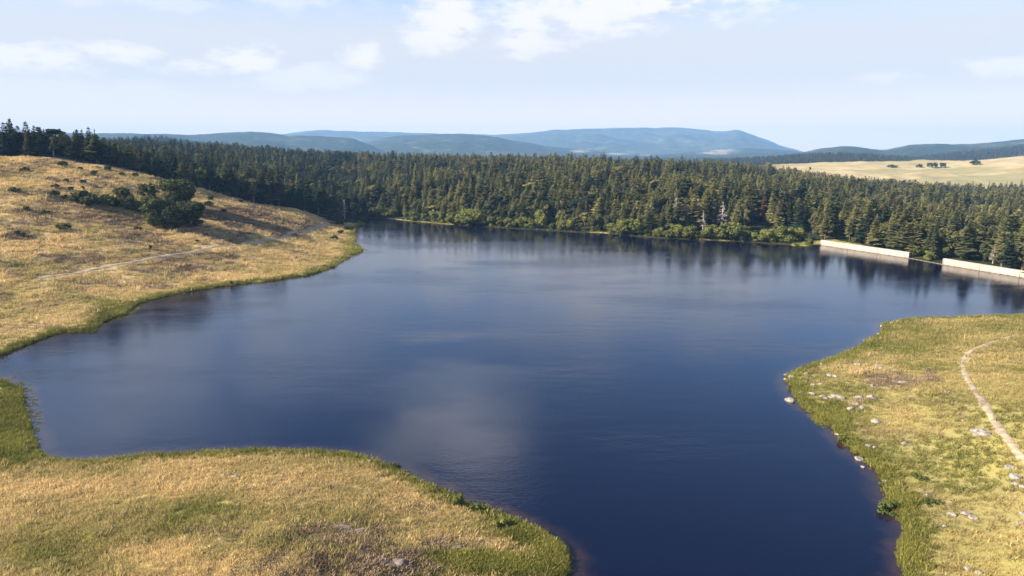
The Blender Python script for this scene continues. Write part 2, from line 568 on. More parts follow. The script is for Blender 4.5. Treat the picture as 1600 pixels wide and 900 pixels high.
def meadow_mask(px, X, Y):
    return sstep(px, 1170, 1240) * sstep(Y, 925, 945) * (1 - sstep(Y, 1500, 1560))


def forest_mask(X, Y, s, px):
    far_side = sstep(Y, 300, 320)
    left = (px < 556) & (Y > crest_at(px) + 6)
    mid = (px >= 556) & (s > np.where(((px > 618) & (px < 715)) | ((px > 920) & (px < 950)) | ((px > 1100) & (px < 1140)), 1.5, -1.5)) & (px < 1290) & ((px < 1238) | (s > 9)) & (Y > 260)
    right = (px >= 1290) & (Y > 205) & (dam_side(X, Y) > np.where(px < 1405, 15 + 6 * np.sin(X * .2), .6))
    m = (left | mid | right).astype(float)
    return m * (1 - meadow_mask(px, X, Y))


def blob_mask(X, Y, px, py, blobs, seed, soft=0.5):
    m = np.zeros(len(px))
    n = fbm(X / 9.0, Y / 9.0, seed, 4) * 1.5 + fbm(X / 2.0, Y / 2.0, seed + 5, 3) * 0.9
    for bx, by, bw, bh, st in blobs:
        near = (np.abs(px - bx) < 2.2 * bw) & (np.abs(py - by) < 2.2 * bh)
        d = np.hypot((px[near] - bx) / bw, (py[near] - by) / bh) + n[near]
        m[near] = np.maximum(m[near], st * (1 - sstep(d, 1 - soft, 1 + soft)))
    return m


HEATH_SHADOW = [(120, 405, 70, 8, .6), (330, 400, 60, 6, .7), (60, 330, 70, 6, .6), (260, 300, 40, 8, .6), (180, 290, 50, 6, .5), (40, 350, 60, 5, .6), (420, 350, 50, 10, .7), (140, 440, 70, 8, .4), (530, 838, 80, 22, .9), (585, 886, 105, 22, .9), (430, 888, 60, 18, .8), (690, 858, 50, 14, 1.0), (640, 790, 60, 12, .4), (470, 845, 60, 18, .5), (300, 350, 40, 14, .8), (375, 338, 55, 22, .9), (350, 372, 40, 10, .5), (150, 335, 60, 14, .6),  # patches right of the hillside clump paint its cast shadow into the ground colour
         (220, 372, 50, 12, .6), (190, 345, 40, 10, .8), (250, 412, 50, 14, .55), (290, 420, 40, 10, .7), (20, 265, 50, 10, .5), (90, 312, 30, 6, .7), (30, 368, 30, 6, .8), (440, 362, 30, 6, .9), (470, 352, 25, 5, .7), (250, 395, 70, 7, .5),
         (530, 345, 16, 7, .9), (1400, 593, 40, 12, .7), (1455, 588, 16, 10, .9), (1345, 630, 30, 10, .5), (330, 835, 70, 14, .35), (120, 280, 60, 6, .4), (60, 300, 60, 5, .4), (110, 252, 60, 5, .5), (70, 765, 40, 8, .3), (400, 330, 40, 10, .5)]
LUSH = [(1268, 384, 34, 7, 1.0), (560, 388, 14, 14, .9), (530, 408, 40, 8, .7), (175, 490, 40, 16, .8), (20, 650, 60, 80, 1.0), (20, 700, 50, 40, 1.0), (60, 470, 90, 30, .5), (0, 420, 90, 20, .45), (150, 740, 200, 14, .6), (160, 820, 170, 45, .8), (90, 860, 130, 36, .6), (620, 690, 40, 20, .3),
        (860, 870, 50, 40, 1.0), (760, 890, 90, 14, .9), (790, 820, 40, 20, .9), (1330, 665, 60, 34, .9), (1420, 800, 50, 90, .75), (1470, 700, 90, 50, .6), (1520, 760, 90, 60, .6), (1480, 880, 90, 40, .6), (1400, 545, 60, 16, .4), (1550, 640, 60, 40, .4), (1370, 690, 40, 30, .7), (1335, 374, 80, 14, 1.0), (1390, 384, 60, 14, 1.0), (1440, 405, 30, 8, 1.0)]


def heath_shadow_at(X, Y, px, py):
    """bare and heathery ground: the patches seen in the photograph and small ones everywhere on the left hill"""
    onhill = ((px < 560) & (Y > 140)).astype(float)
    small = sstep(fbm(X / 13.0, Y / 8.0, 131, 5), .06, .24) * (.5 * onhill + .2 * (1 - onhill))
    return np.maximum(blob_mask(X, Y, px, py, HEATH_SHADOW, 41), small)


near = RG.ravel() < 700
heath_shadow = np.zeros(len(GXf))
lush = np.zeros(len(GXf))
heath_shadow[near] = heath_shadow_at(GXf[near], GYf[near], PXg[near], PYg[near])
lush[near] = blob_mask(GXf[near], GYf[near], PXg[near], PYg[near], LUSH, 47, 0.8)
fringe_w = 1.0 + GYf / 60.0
lush = np.maximum(lush, (1 - sstep(S, fringe_w * .4, fringe_w * 1.3)) * 0.8)
onright = ((PXg > 1150) & (GYf < 210)).astype(float)
lush = np.clip(np.maximum(lush, onright * 0.62), 0, 1)
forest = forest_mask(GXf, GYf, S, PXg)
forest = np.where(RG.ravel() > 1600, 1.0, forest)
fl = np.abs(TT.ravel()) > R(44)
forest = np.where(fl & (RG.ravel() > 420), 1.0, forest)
meadow = meadow_mask(PXg, GXf, GYf)
ca = me.color_attributes.new('cover', 'FLOAT_COLOR', 'POINT')
arr = np.zeros((len(V), 4), np.float32)
arr[:-1, 0], arr[:-1, 1], arr[:-1, 2], arr[:-1, 3] = lush, heath_shadow, forest, meadow
ca.data.foreach_set('color', arr.ravel())
cv = sstep(PXg, 110, 60) * sstep(PYg, 572, 582) * sstep(PYg, 735, 712) * (GYf < 140) * (GYf > 40) * (GXf < 0)
me.attributes.new('weed', 'FLOAT', 'POINT').data.foreach_set('value', np.append(cv, 0).astype(np.float32))
wet = me.attributes.new('shore', 'FLOAT', 'POINT')
wet.data.foreach_set('value', np.append(S, 50).astype(np.float32))

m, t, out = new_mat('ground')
tcn = t.node('ShaderNodeTexCoord')
P = tcn.outputs['Object']
cov = t.attr('cover')
sp = t.node('ShaderNodeSeparateColor')
t.l.new(cov.outputs['Color'], sp.inputs[0])
n50, n8, n1, n02 = t.noise(P, 0.025, 5), t.noise(P, 0.16, 6, 0.65), t.noise(P, 1.1, 6, 0.65), t.noise(P, 5.0, 4, 0.6)
gold = t.mix(t.smooth(n50, 0.35, 0.65), (0.47, 0.335, 0.15), (0.58, 0.435, 0.225))
gold = t.mix(t.smooth(n8, 0.42, 0.66, 0, 0.7), gold, (0.36, 0.265, 0.125))
gold = t.mix(t.smooth(n1, 0.52, 0.72, 0, 0.5), gold, (0.27, 0.20, 0.10))
green = t.mix(t.smooth(n8, 0.35, 0.65), (0.19, 0.185, 0.042), (0.33, 0.275, 0.085))
green = t.mix(t.smooth(n1, 0.45, 0.7, 0, 0.5), green, (0.13, 0.135, 0.03))
lushf = t.math('ADD', t.math('MULTIPLY', sp.outputs[0], 1.25), t.math('MULTIPLY', t.math('SUBTRACT', n8, 0.5), 0.8), clamp=True)
lushf = t.math('MULTIPLY', lushf, t.smooth(sp.outputs[0], 0.0, 0.15))
c = t.mix(lushf, gold, green)
brown = t.mix(t.smooth(n1, 0.35, 0.65), (0.11, 0.077, 0.055), (0.31, 0.23, 0.16))
hf = t.math('ADD', sp.outputs[1], t.math('MULTIPLY', t.math('SUBTRACT', n1, 0.5), 0.8), clamp=True)
hf = t.math('MULTIPLY', hf, t.smooth(sp.outputs[1], 0.0, 0.2))
c = t.mix(hf, c, brown)
mead = t.mix(t.smooth(t.noise(t.vmul(P, (0.3, 1.0, 1.0)), 0.03, 6, 0.6), 0.35, 0.65), (0.34, 0.25, 0.125), (0.43, 0.345, 0.19))
mead = t.mix(t.smooth(t.noise(t.vmul(P, (0.25, 1.0, 1.0)), 0.014, 6, 0.65), 0.47, 0.56, 0, .75), mead, (0.24, 0.22, 0.10))
c = t.mix(sp.outputs[3] if len(sp.outputs) > 3 else cov.outputs['Alpha'], c, mead)
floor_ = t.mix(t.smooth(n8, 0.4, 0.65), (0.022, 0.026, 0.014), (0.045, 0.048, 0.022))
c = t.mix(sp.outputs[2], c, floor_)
weed = t.mix(t.smooth(t.noise(t.vmul(P, (.5, 1.0, 1.0)), 0.5, 5, 0.6), 0.35, 0.65), (0.17, 0.20, 0.035), (0.36, 0.35, 0.10))
c = t.mix(t.attr('weed').outputs['Fac'], c, weed)
sh = t.attr('shore').outputs['Fac']
c = t.mix(t.smooth(sh, 0.35, -0.1), c, (0.045, 0.032, 0.02))
p = t.node('ShaderNodeBsdfPrincipled')
t.l.new(c, p.inputs['Base Color'])
p.inputs['Roughness'].default_value = 0.95
p.inputs['Specular IOR Level'].default_value = 0.05
b = t.node('ShaderNodeBump')
b.inputs['Strength'].default_value = 0.8
b.inputs['Distance'].default_value = 0.35
t.l.new(t.math('ADD', n1, t.math('MULTIPLY', n02, 0.35)), b.inputs['Height'])
t.l.new(b.outputs[0], p.inputs['Normal'])
t.l.new(p.outputs[0], out.inputs[0])
M['ground'] = m
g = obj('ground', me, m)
g['kind'] = 'structure'

# ------------------------------------------------------------------ the lake
import bmesh
T_ = np.roll(LAKE, -1, 0) - np.roll(LAKE, 1, 0)
T_ /= np.maximum(np.linalg.norm(T_, axis=1, keepdims=True), 1e-6)
N_ = np.stack([-T_[:, 1], T_[:, 0]], 1)
area = 0.5 * np.sum(LAKE[:, 0] * np.roll(LAKE[:, 1], -1) - np.roll(LAKE[:, 0], -1) * LAKE[:, 1])
if area > 0:
    N_ = -N_
isdam = (np.abs(dam_side(LAKE[:, 0], LAKE[:, 1])) < 3.0) & (LAKE[:, 0] > 100)
wf = F[(S[F].min(1) < 0.5) & (GYf[F].max(1) < 520)]
used = np.unique(wf)
remap = np.full(len(V), -1)
remap[used] = np.arange(len(used))
me = mesh_from('lake_water', np.column_stack([GXf[used], GYf[used], np.zeros(len(used))]), remap[wf], smooth=True)
me.attributes.new('shore', 'FLOAT', 'POINT').data.foreach_set('value', S[used].astype(np.float32))
m, t, out = new_mat('lake_water')
tcn = t.node('ShaderNodeTexCoord')
P = tcn.outputs['Object']
rip = t.noise(t.vmul(P, (1.0, 1.5, 1.0)), 1.5, 4, 0.6)
rip2 = t.noise(t.vmul(P, (0.6, 1.3, 1.0)), 0.28, 3, 0.5)
gust = t.smooth(t.noise(t.vmul(P, (0.5, 1.0, 1.0)), 0.03, 4, 0.6), 0.4, 0.68, 0.35, 1.8)
b = t.node('ShaderNodeBump')
b.inputs['Distance'].default_value = 0.06
t.put(b.inputs['Strength'], t.math('MULTIPLY', gust, 0.4))
t.l.new(t.math('ADD', rip, t.math('MULTIPLY', rip2, 1.5)), b.inputs['Height'])
p = t.node('ShaderNodeBsdfPrincipled')
shal = t.math('ADD', t.attr('shore').outputs['Fac'], t.math('MULTIPLY', t.math('SUBTRACT', t.noise(P, 0.35, 5, 0.65), 0.5), 4.5))
t.l.new(t.mix(t.smooth(shal, -3.4, 0.4), (0.002, 0.003, 0.015), (0.042, 0.025, 0.019)), p.inputs['Base Color'])
p.inputs['Roughness'].default_value = 0.10
p.inputs['IOR'].default_value = 1.333
t.l.new(b.outputs[0], p.inputs['Normal'])
t.l.new(p.outputs[0], out.inputs[0])
lake = obj('water', me, m)
lake['kind'] = 'structure'


# ------------------------------------------------------------------ distant hills
def hill(name, prof, dist, depth, mat, amp=0.25, seed=0, bald=()):
    prof = np.array(prof, float)
    prof = np.vstack([[prof[0, 0] - 1, 262], prof, [prof[-1, 0] + 1, 262]]) if False else prof
    px = np.arange(prof[0, 0], prof[-1, 0] + .1, 3.0)
    py = np.interp(px, prof[:, 0], prof[:, 1])
    k = np.ones(5) / 5
    py = np.convolve(np.pad(py, 2, mode='edge'), k, 'valid')
    py = py + fbm(px / 16.0, px * 0 + seed, seed + 3, 3) * 1.6
    rows = np.concatenate([np.linspace(0, 1, 26), np.linspace(1.05, 1.28, 4)])
    VV, MK = [], []
    for a, b in zip(px, py):
        Pc = at_y(a, b, dist)
        hz = max(Pc[2], 1.0)
        for r_ in rows:
            u = r_ if r_ <= 1 else 2 - r_
            Y = dist + (r_ - 1) * depth
            x = Pc[0] * Y / dist
            f = u ** 1.15
            rel = fbm(np.array([x / 420.0]), np.array([Y / 420.0]), seed, 4)[0] * 2 * amp * math.sin(math.pi * min(u, 1)) if u < 1 else 0
            VV.append((x, Y, -6 + (hz + 6) * (f + rel)))
    VV = np.array(VV)
    n0, n1_ = len(px), len(rows)
    i, j = np.meshgrid(np.arange(n0 - 1), np.arange(n1_ - 1), indexing='ij')
    FF = np.stack([i * n1_ + j, (i + 1) * n1_ + j, (i + 1) * n1_ + j + 1, i * n1_ + j + 1], -1).reshape(-1, 4)
    me = mesh_from(name, VV, FF, smooth=True)
    qx, qy = project(VV[:, 0], VV[:, 1], VV[:, 2])
    bm_ = np.zeros(len(VV))
    for bx, by, bw, bh in bald:
        bm_ = np.maximum(bm_, 1 - np.hypot((qx - bx) / bw, (qy - by) / bh))
    at = me.attributes.new('bald', 'FLOAT', 'POINT')
    at.data.foreach_set('value', np.clip(bm_, 0, 1).astype(np.float32))
    o = obj(name, me, mat)
    o['kind'] = 'structure'
    return VV.reshape(n0, n1_, 3)


def hill_mat(name, scale, c0, c1, pale, balds):
    m, t, out = new_mat(name)
    tcn = t.node('ShaderNodeTexCoord')
    P = tcn.outputs['Object']
    n = t.noise(P, scale, 6, 0.65)
    n2 = t.noise(P, scale * 0.12, 5, 0.6)
    c = t.mix(t.smooth(n, 0.35, 0.65), c0, c1)
    c = t.mix(t.smooth(n2, 0.52, 0.68, 0, 0.55), c, pale)
    c = t.mix(t.smooth(t.noise(P, scale * .35, 5, .7), 0.56, 0.66, 0, 0.6), c, (0.17, 0.155, 0.085))
    bf = t.math('MULTIPLY', t.attr('bald').outputs['Fac'], balds)
    bf = t.smooth(t.math('ADD', bf, t.math('MULTIPLY', t.math('SUBTRACT', n, 0.5), 3.2)), 0.35, 0.75)
    bf = t.math('MULTIPLY', bf, t.smooth(t.attr('bald').outputs['Fac'], 0.0, 0.1))
    c = t.mix(bf, c, (0.32, 0.27, 0.19))
    p = t.node('ShaderNodeBsdfDiffuse')
    t.l.new(c, p.inputs[0])
    b = t.node('ShaderNodeBump')
    b.inputs['Strength'].default_value = 0.9
    b.inputs['Distance'].default_value = 9.0
    t.l.new(n, b.inputs['Height'])
    t.l.new(b.outputs[0], p.inputs['Normal'])
    t.l.new(p.outputs[0], out.inputs[0])
    return m


HM_FAR = hill_mat('far_mountain', 0.012, (0.045, 0.060, 0.035), (0.075, 0.085, 0.05), (0.16, 0.15, 0.09), 1.0)
HM_MID = hill_mat('wooded_hill', 0.03, (0.022, 0.034, 0.020), (0.050, 0.062, 0.032), (0.09, 0.09, 0.05), 1.0)
hill('mountain', [(-200, 232), (380, 226), (430, 211), (470, 206), (500, 203), (530, 204.5), (560, 205), (600, 206), (640, 207), (700, 209), (780, 210), (830, 207), (870, 202.5), (900, 202), (980, 199.5), (1060, 199.5), (1085, 201),
                   (1110, 204.5), (1130, 205), (1150, 202.5), (1158, 204), (1178, 211.5), (1200, 219), (1225, 229), (1260, 238), (1400, 240), (1700, 240)], 9000, 3200, HM_FAR, 0.35, 3)
hill('hill', [(-300, 206), (150, 208), (210, 208.5), (270, 209.5), (300, 211), (340, 208), (390, 205.5), (420, 207), (450, 212), (500, 212.5), (530, 214.5), (548, 215), (565, 222), (600, 234), (630, 242), (700, 250)], 4600, 1500, HM_MID, 0.3, 5)
hill('hill', [(480, 246), (570, 222), (610, 213.5), (650, 210.5), (680, 209.5), (720, 208.5), (760, 212), (800, 219), (830, 224), (860, 229), (900, 233), (950, 238), (1000, 241), (1040, 241), (1080, 237.5), (1120, 233.5), (1160, 232), (1200, 232.5), (1240, 236), (1280, 243), (1330, 250)],
     5600, 1700, HM_MID, 0.3, 8, [(906, 236.5, 26, 4), (965, 240.5, 40, 3), (1128, 235.5, 40, 4.5), (1120, 239, 46, 4), (1010, 243, 20, 2.5)])
hill('hill', [(1150, 254), (1240, 240), (1290, 230.5), (1330, 228), (1360, 232), (1380, 234.5), (1420, 226.5), (1450, 224.5), (1500, 225.5), (1530, 224), (1560, 221.5), (1600, 217), (1700, 210), (1900, 214)], 3600, 1100, HM_MID, 0.3, 12)
E1 = hill('wooded_rise', [(1100, 262), (1150, 254), (1200, 252), (1250, 248), (1300, 246), (1360, 247.5), (1420, 252), (1470, 258), (1520, 262)], 2100, 420, HM_MID, 0.2, 14)
E2 = hill('wooded_rise', [(1380, 262), (1450, 247.5), (1500, 242), (1560, 236.5), (1600, 231.5), (1700, 223), (1900, 220)], 2500, 600, HM_MID, 0.2, 16)
E3 = hill('wooded_rise', [(60, 228), (150, 226), (205, 222), (235, 219.5), (260, 221), (290, 227), (340, 232), (420, 240)], 1900, 420, HM_MID, 0.2, 18)

# ------------------------------------------------------------------ plant prototypes (shapes shared by the copies)


class Soup:
    """quads and their per-leaf variation"""
    def __init__(self):
        self.v, self.f, self.var = [], [], []

    def quad(self, a, b, c, d, var):
        k = len(self.v)
        self.v += [a, b, c, d]
        self.f.append((k, k + 1, k + 2, k + 3))
        self.var.append(var)

    def mesh(self, name, mat):
        me = mesh_from(name, np.array(self.v), np.array(self.f, np.int32))
        at = me.attributes.new('var', 'FLOAT', 'FACE')
        at.data.foreach_set('value', np.array(self.var, np.float32))
        me.materials.append(mat)
        return me


def tube(pts, rads, sides=6):
    V_, F_ = [], []
    for i, (p_, r_) in enumerate(zip(pts, rads)):
        q = np.array(pts[min(i + 1, len(pts) - 1)]) - np.array(pts[max(i - 1, 0)])
        q = q / max(np.linalg.norm(q), 1e-6)
        a = np.cross(q, [0, 0, 1]) if abs(q[2]) < 0.9 else np.cross(q, [1, 0, 0])
        a /= np.linalg.norm(a)
        b_ = np.cross(q, a)
        for k in range(sides):
            th = 2 * math.pi * k / sides
            V_.append(np.array(p_) + r_ * (math.cos(th) * a + math.sin(th) * b_))
    for i in range(len(pts) - 1):
        for k in range(sides):
            k2 = (k + 1) % sides
            F_.append((i * sides + k, i * sides + k2, (i + 1) * sides + k2, (i + 1) * sides + k))
    return V_, F_


def join_tubes(name, tubes, mat):
    V_, F_ = [], []
    for a, b_ in tubes:
        k = len(V_)
        V_ += list(a)
        F_ += [tuple(i + k for i in f) for f in b_]
    me = mesh_from(name, np.array(V_), np.array(F_, np.int32), smooth=True)
    me.materials.append(mat)
    return me


def conifer(seed, Ht, Rd, base, whorls, power, droop, fill=1.0, mat='needle', tops=1):
    """trunk mesh and crown mesh of a conifer of height Ht"""
    r = random.Random(seed)
    s = Soup()
    z0 = base * Ht
    lean = [(r.uniform(-.02, .02), r.uniform(-.02, .02))]
    lobes = [r.uniform(0.8, 1.2) for _ in range(9)]
    for wv in range(whorls):
        tt = (wv + r.uniform(-.3, .3)) / whorls
        tt = min(max(tt, 0), 0.985)
        z = z0 + (Ht - z0) * tt
        rad = Rd * (1 - tt) ** power * min(1.0, 0.62 + 2.6 * tt) + 0.18
        nb = max(4, int((8 if tt < .6 else 6) * fill))
        off = r.uniform(0, 6.28)
        wh = r.uniform(0.78, 1.14)
        for k in range(nb):
            if r.random() < 0.07:
                continue
            a = off + 6.283 * k / nb + r.uniform(-.25, .25)
            ln = rad * wh * r.uniform(0.65, 1.15) * lobes[int((a % 6.283) / 6.284 * 9)]
            ca_, sa = math.cos(a), math.sin(a)
            rise = r.uniform(-.05, .12) + 0.5 * tt
            dr = droop * r.uniform(0.6, 1.3)
            br = r.random()
            nseg = 4 if ln > 1.2 else 2
            prev = None
            for i in range(nseg + 1):
                u = 0.12 + 0.88 * i / nseg
                q = np.array([ca_ * ln * u, sa * ln * u, z + ln * (rise * u - dr * u * u)])
                wd = (0.30 * ln + 0.16) * (1 - u) ** 0.7 * (0.6 + 0.8 * min(1, 3 * u)) + 0.07
                sd = np.array([-sa, ca_, 0]) * wd
                dn = np.array([0, 0, -wd * r.uniform(.25, .6)])
                jit = np.array([r.uniform(-.08, .08), r.uniform(-.08, .08), r.uniform(-.1, .1)])
                cur = (q + jit, q + sd + dn + jit, q - sd + dn - jit)
                if prev is not None:
                    v = min(1, max(0, 0.7 * br + 0.3 * r.random()))
                    s.quad(prev[0], prev[1], cur[1], cur[0], v)
                    s.quad(prev[0], cur[0], cur[2], prev[2], v * .9)
                prev = cur
    for k in range(5):
        a = 6.283 * k / 5
        s.quad(np.array([0, 0, Ht + .35]), np.array([.05 * math.cos(a), .05 * math.sin(a), Ht]), np.array([.30 * math.cos(a), .30 * math.sin(a), Ht - .9]), np.array([.30 * math.cos(a + 1), .30 * math.sin(a + 1), Ht - 1.0]), .6)
    crown = s.mesh('conifer_crown', M[mat])
    tb = [tube([(0, 0, -0.6), (0, 0, Ht * .3), (0, 0, Ht * .65), (0, 0, Ht * .97)], [.026 * Ht * .75, .019 * Ht * .75, .011 * Ht * .75, .02])]
    for k in range(10):
        a, z = r.uniform(0, 6.28), r.uniform(.08, max(.2, base + .1)) * Ht
        L = r.uniform(.5, 1.4)
        tb.append(tube([(0, 0, z), (math.cos(a) * L, math.sin(a) * L, z - .1 * L)], [.05, .015], 4))
    return join_tubes('conifer_trunk', tb, M['bark']), crown


def leafy(seed, Ht, Rd, lobes, per, size, flat=1.0, mat='leaf', skirt=0.15):
    """stem mesh and crown mesh of a broadleaf tree or bush: leaf clumps spread through uneven lobes"""
    r = random.Random(seed)
    s = Soup()
    cs = []
    for k in range(lobes):
        a, q = r.uniform(0, 6.283), math.sqrt(r.random()) * 0.74
        zc = r.uniform(skirt + .12, .78) * Ht
        if k == 0:
            q, zc = 0.1, .72 * Ht
        prof = math.sqrt(max(0.15, 1 - ((zc / Ht - .45) / .62) ** 2))
        c = np.array([math.cos(a) * q * Rd * prof, math.sin(a) * q * Rd * prof, zc])
        rr = r.uniform(.24, .46) * Rd
        rz = min(rr * r.uniform(.75, 1.05), Ht - zc + .1 * Ht, zc)
        cs.append((c, rr, rz, r.uniform(-.15, .15)))
    for c, rr, rz, lb in cs:
        for k in range(per):
            n = np.array([r.gauss(0, 1), r.gauss(0, 1), r.gauss(0, 1)])
            n /= np.linalg.norm(n)
            d = (r.random() ** 0.35) * r.uniform(.82, 1.12)
            pt = c + n * np.array([rr, rr, rz]) * d
            if pt[2] < 0.02 * Ht:
                continue
            nn = n + np.array([r.gauss(0, .5), r.gauss(0, .5), r.gauss(0, .5) + .15])
            nn /= np.linalg.norm(nn)
            t1 = np.cross(nn, [r.gauss(0, 1), r.gauss(0, 1), r.gauss(0, 1)])
            t1 /= max(np.linalg.norm(t1), 1e-6)
            t2 = np.cross(nn, t1)
            z = size * r.uniform(.6, 1.4)
            v = min(1, max(0, .5 + lb + r.uniform(-.35, .35)))
            s.quad(pt - t1 * z, pt - t2 * z * .7, pt + t1 * z, pt + t2 * z * .7, v)
    crown = s.mesh('leafy_crown', M[mat])
    tb = [tube([(0, 0, -.4), (.03, 0, Ht * .3), (0, .04, Ht * .62)], [.028 * Ht, .02 * Ht, .008 * Ht])]
    for c, rr, rz, lb in cs[:6]:
        z = Ht * r.uniform(.06, .3)
        tb.append(tube([(0, 0, z), tuple(c * np.array([.5, .5, 1]) * .75), tuple(c)], [.014 * Ht, .01 * Ht, .004 * Ht], 5))
    return join_tubes('leafy_stem', tb, M['bark']), crown


def snag(seed, Ht):
    """a bare dead tree: trunk mesh and the mesh of its branches"""
    r = random.Random(seed)
    tr = join_tubes('dead_trunk', [tube([(0, 0, -.5), (.1, 0, Ht * .4), (0, .1, Ht * .75), (0, 0, Ht)], [.32, .26, .17, .06])], M['deadwood'])
    tb = []
    for k in range(54):
        z = Ht * (.18 + .8 * r.random())
        a = r.uniform(0, 6.283)
        L = (1 - z / Ht) * Ht * .26 + .5
        L *= r.uniform(.5, 1.1)
        dx, dy = math.cos(a), math.sin(a)
        e = (dx * L, dy * L, z + L * r.uniform(-.35, .15))
        m1 = (dx * L * .5, dy * L * .5, z + L * .08)
        tb.append(tube([(0, 0, z), m1, e], [.13, .09, .04], 4))
        for q in range(3):
            b2 = a + r.uniform(-1, 1)
            f_ = r.uniform(.35, .9)
            o_ = (dx * L * f_, dy * L * f_, z + .02)
            tb.append(tube([o_, (o_[0] + math.cos(b2) * L * .35, o_[1] + math.sin(b2) * L * .35, o_[2] + r.uniform(-.25, .3) * L)], [.085, .04], 3))
    return tr, join_tubes('dead_branches', tb, M['deadwood'])


CON = [conifer(1, 16, 2.9, .10, 30, .80, .28), conifer(2, 16, 2.4, .12, 32, .85, .34), conifer(3, 16, 3.5, .08, 27, .72, .22), conifer(4, 16, 2.7, .28, 22, .62, .12),
       conifer(5, 16, 3.1, .16, 24, .58, .15), conifer(6, 16, 2.1, .10, 32, .95, .38), conifer(7, 16, 3.3, .34, 18, .50, .08, 1.1)]
PIN = [leafy(81, 14, 3.0, 16, 150, .42, mat='needle', skirt=.12), leafy(82, 15, 2.5, 16, 140, .40, mat='needle', skirt=.2)]
CON += PIN + [leafy(91, 12, 4.0, 20, 150, .40, mat='leaf', skirt=0)]
RUST = [conifer(21, 15, 2.7, .15, 24, .7, .2, .8, 'rust'), conifer(22, 15, 2.3, .2, 22, .8, .25, .7, 'rust')]
WIL = [leafy(31, 6, 3.2, 16, 190, .26, skirt=0), leafy(32, 6, 3.8, 18, 180, .27, skirt=0), leafy(33, 6, 2.6, 14, 200, .24, skirt=0), leafy(34, 6, 3.0, 16, 190, .28, skirt=0)]
BRD = [leafy(41, 13, 5.0, 22, 260, .38, mat='darkleaf', skirt=0), leafy(42, 13, 4.2, 22, 250, .36, mat='darkleaf', skirt=0), leafy(43, 12, 5.6, 24, 260, .38, mat='darkleaf', skirt=0)]
SHR = [leafy(51, 1.6, 1.1, 6, 90, .13, mat='darkleaf', skirt=0), leafy(52, 1.4, 1.4, 8, 80, .13, mat='darkleaf', skirt=0), leafy(53, 2.0, .9, 6, 90, .13, mat='darkleaf', skirt=0)]
GSH = [leafy(61, 1.6, 1.2, 7, 120, .12, skirt=0), leafy(62, 1.3, 1.5, 8, 110, .12, skirt=0)]
SNG = [snag(71, 11), snag(72, 12), snag(73, 10)]


def plant(name, proto, H0, loc, hgt, wid, rot, tint, label, cat, group, parts=('trunk', 'crown')):
    o = empty(name, loc)
    s_ = hgt / H0
    o.scale = (wid * s_, wid * s_, s_)
    o.rotation_euler = (0, 0, rot)
    tag(o, label, cat, group)
    for nm, me in zip(parts, proto):
        c = obj(nm, me, None, o)
        c['tint'] = float(tint)
    return o


def scatter(name, pts, idx, scl, rot, tint, protos, label=None):
    """one stuff object whose points carry copies of the prototype meshes"""
    coll = bpy.data.collections.new(name + '_kinds')
    for k, meshes in enumerate(protos):
        if len(meshes) == 1:
            mm = meshes[0]
        else:
            mm = meshes
        o = bpy.data.objects.new('%s_kind_%02d' % (name, k), mm if not isinstance(mm, tuple) else mm[1])
        coll.objects.link(o)
    me = bpy.data.meshes.new(name)
    me.vertices.add(len(pts))
    me.vertices.foreach_set('co', np.asarray(pts, np.float32).ravel())
    for nm, ty, data in (('idx', 'INT', np.asarray(idx, np.int32)), ('rot', 'FLOAT', np.asarray(rot, np.float32)), ('tint', 'FLOAT', np.asarray(tint, np.float32))):
        me.attributes.new(nm, ty, 'POINT').data.foreach_set('value', data)
    me.attributes.new('scl', 'FLOAT_VECTOR', 'POINT').data.foreach_set('vector', np.asarray(scl, np.float32).ravel())
    o = obj(name, me)
    o['kind'] = 'stuff'
    ng = bpy.data.node_groups.new(name, 'GeometryNodeTree')
    ng.interface.new_socket('Geometry', in_out='INPUT', socket_type='NodeSocketGeometry')
    ng.interface.new_socket('Geometry', in_out='OUTPUT', socket_type='NodeSocketGeometry')
    N = ng.nodes
    gi, go = N.new('NodeGroupInput'), N.new('NodeGroupOutput')
    iop, ci = N.new('GeometryNodeInstanceOnPoints'), N.new('GeometryNodeCollectionInfo')
    ci.inputs[0].default_value = coll
    ci.inputs['Separate Children'].default_value = True
    ci.inputs['Reset Children'].default_value = True

    def named(nm, ty):
        n = N.new('GeometryNodeInputNamedAttribute')
        n.data_type = ty
        n.inputs['Name'].default_value = nm
        return n.outputs['Attribute']
    L = ng.links
    L.new(gi.outputs[0], iop.inputs['Points'])
    L.new(ci.outputs[0], iop.inputs['Instance'])
    iop.inputs['Pick Instance'].default_value = True
    L.new(named('idx', 'INT'), iop.inputs['Instance Index'])
    cx = N.new('ShaderNodeCombineXYZ')
    L.new(named('rot', 'FLOAT'), cx.inputs[2])
    L.new(cx.outputs[0], iop.inputs['Rotation'])
    L.new(named('scl', 'FLOAT_VECTOR'), iop.inputs['Scale'])
    L.new(iop.outputs[0], go.inputs[0])
    md = o.modifiers.new('copies', 'NODES')
    md.node_group = ng
    return o


# ------------------------------------------------------------------ the forest: where every tree stands
CLEAR = [(1015, 352, 14), (1056, 352, 14), (1073, 352, 14), (1090, 352, 14), (1113, 362, 13), (1128, 358, 13), (1080, 358, 12), (1217, 349, 19), (1246, 342, 17), (1188, 371, 15), (539, 425, 12),
         (933, 372, 15), (950, 372, 14), (1478, 305, 22), (1536, 285, 16), (1308, 345, 14), (1551, 262, 8)]


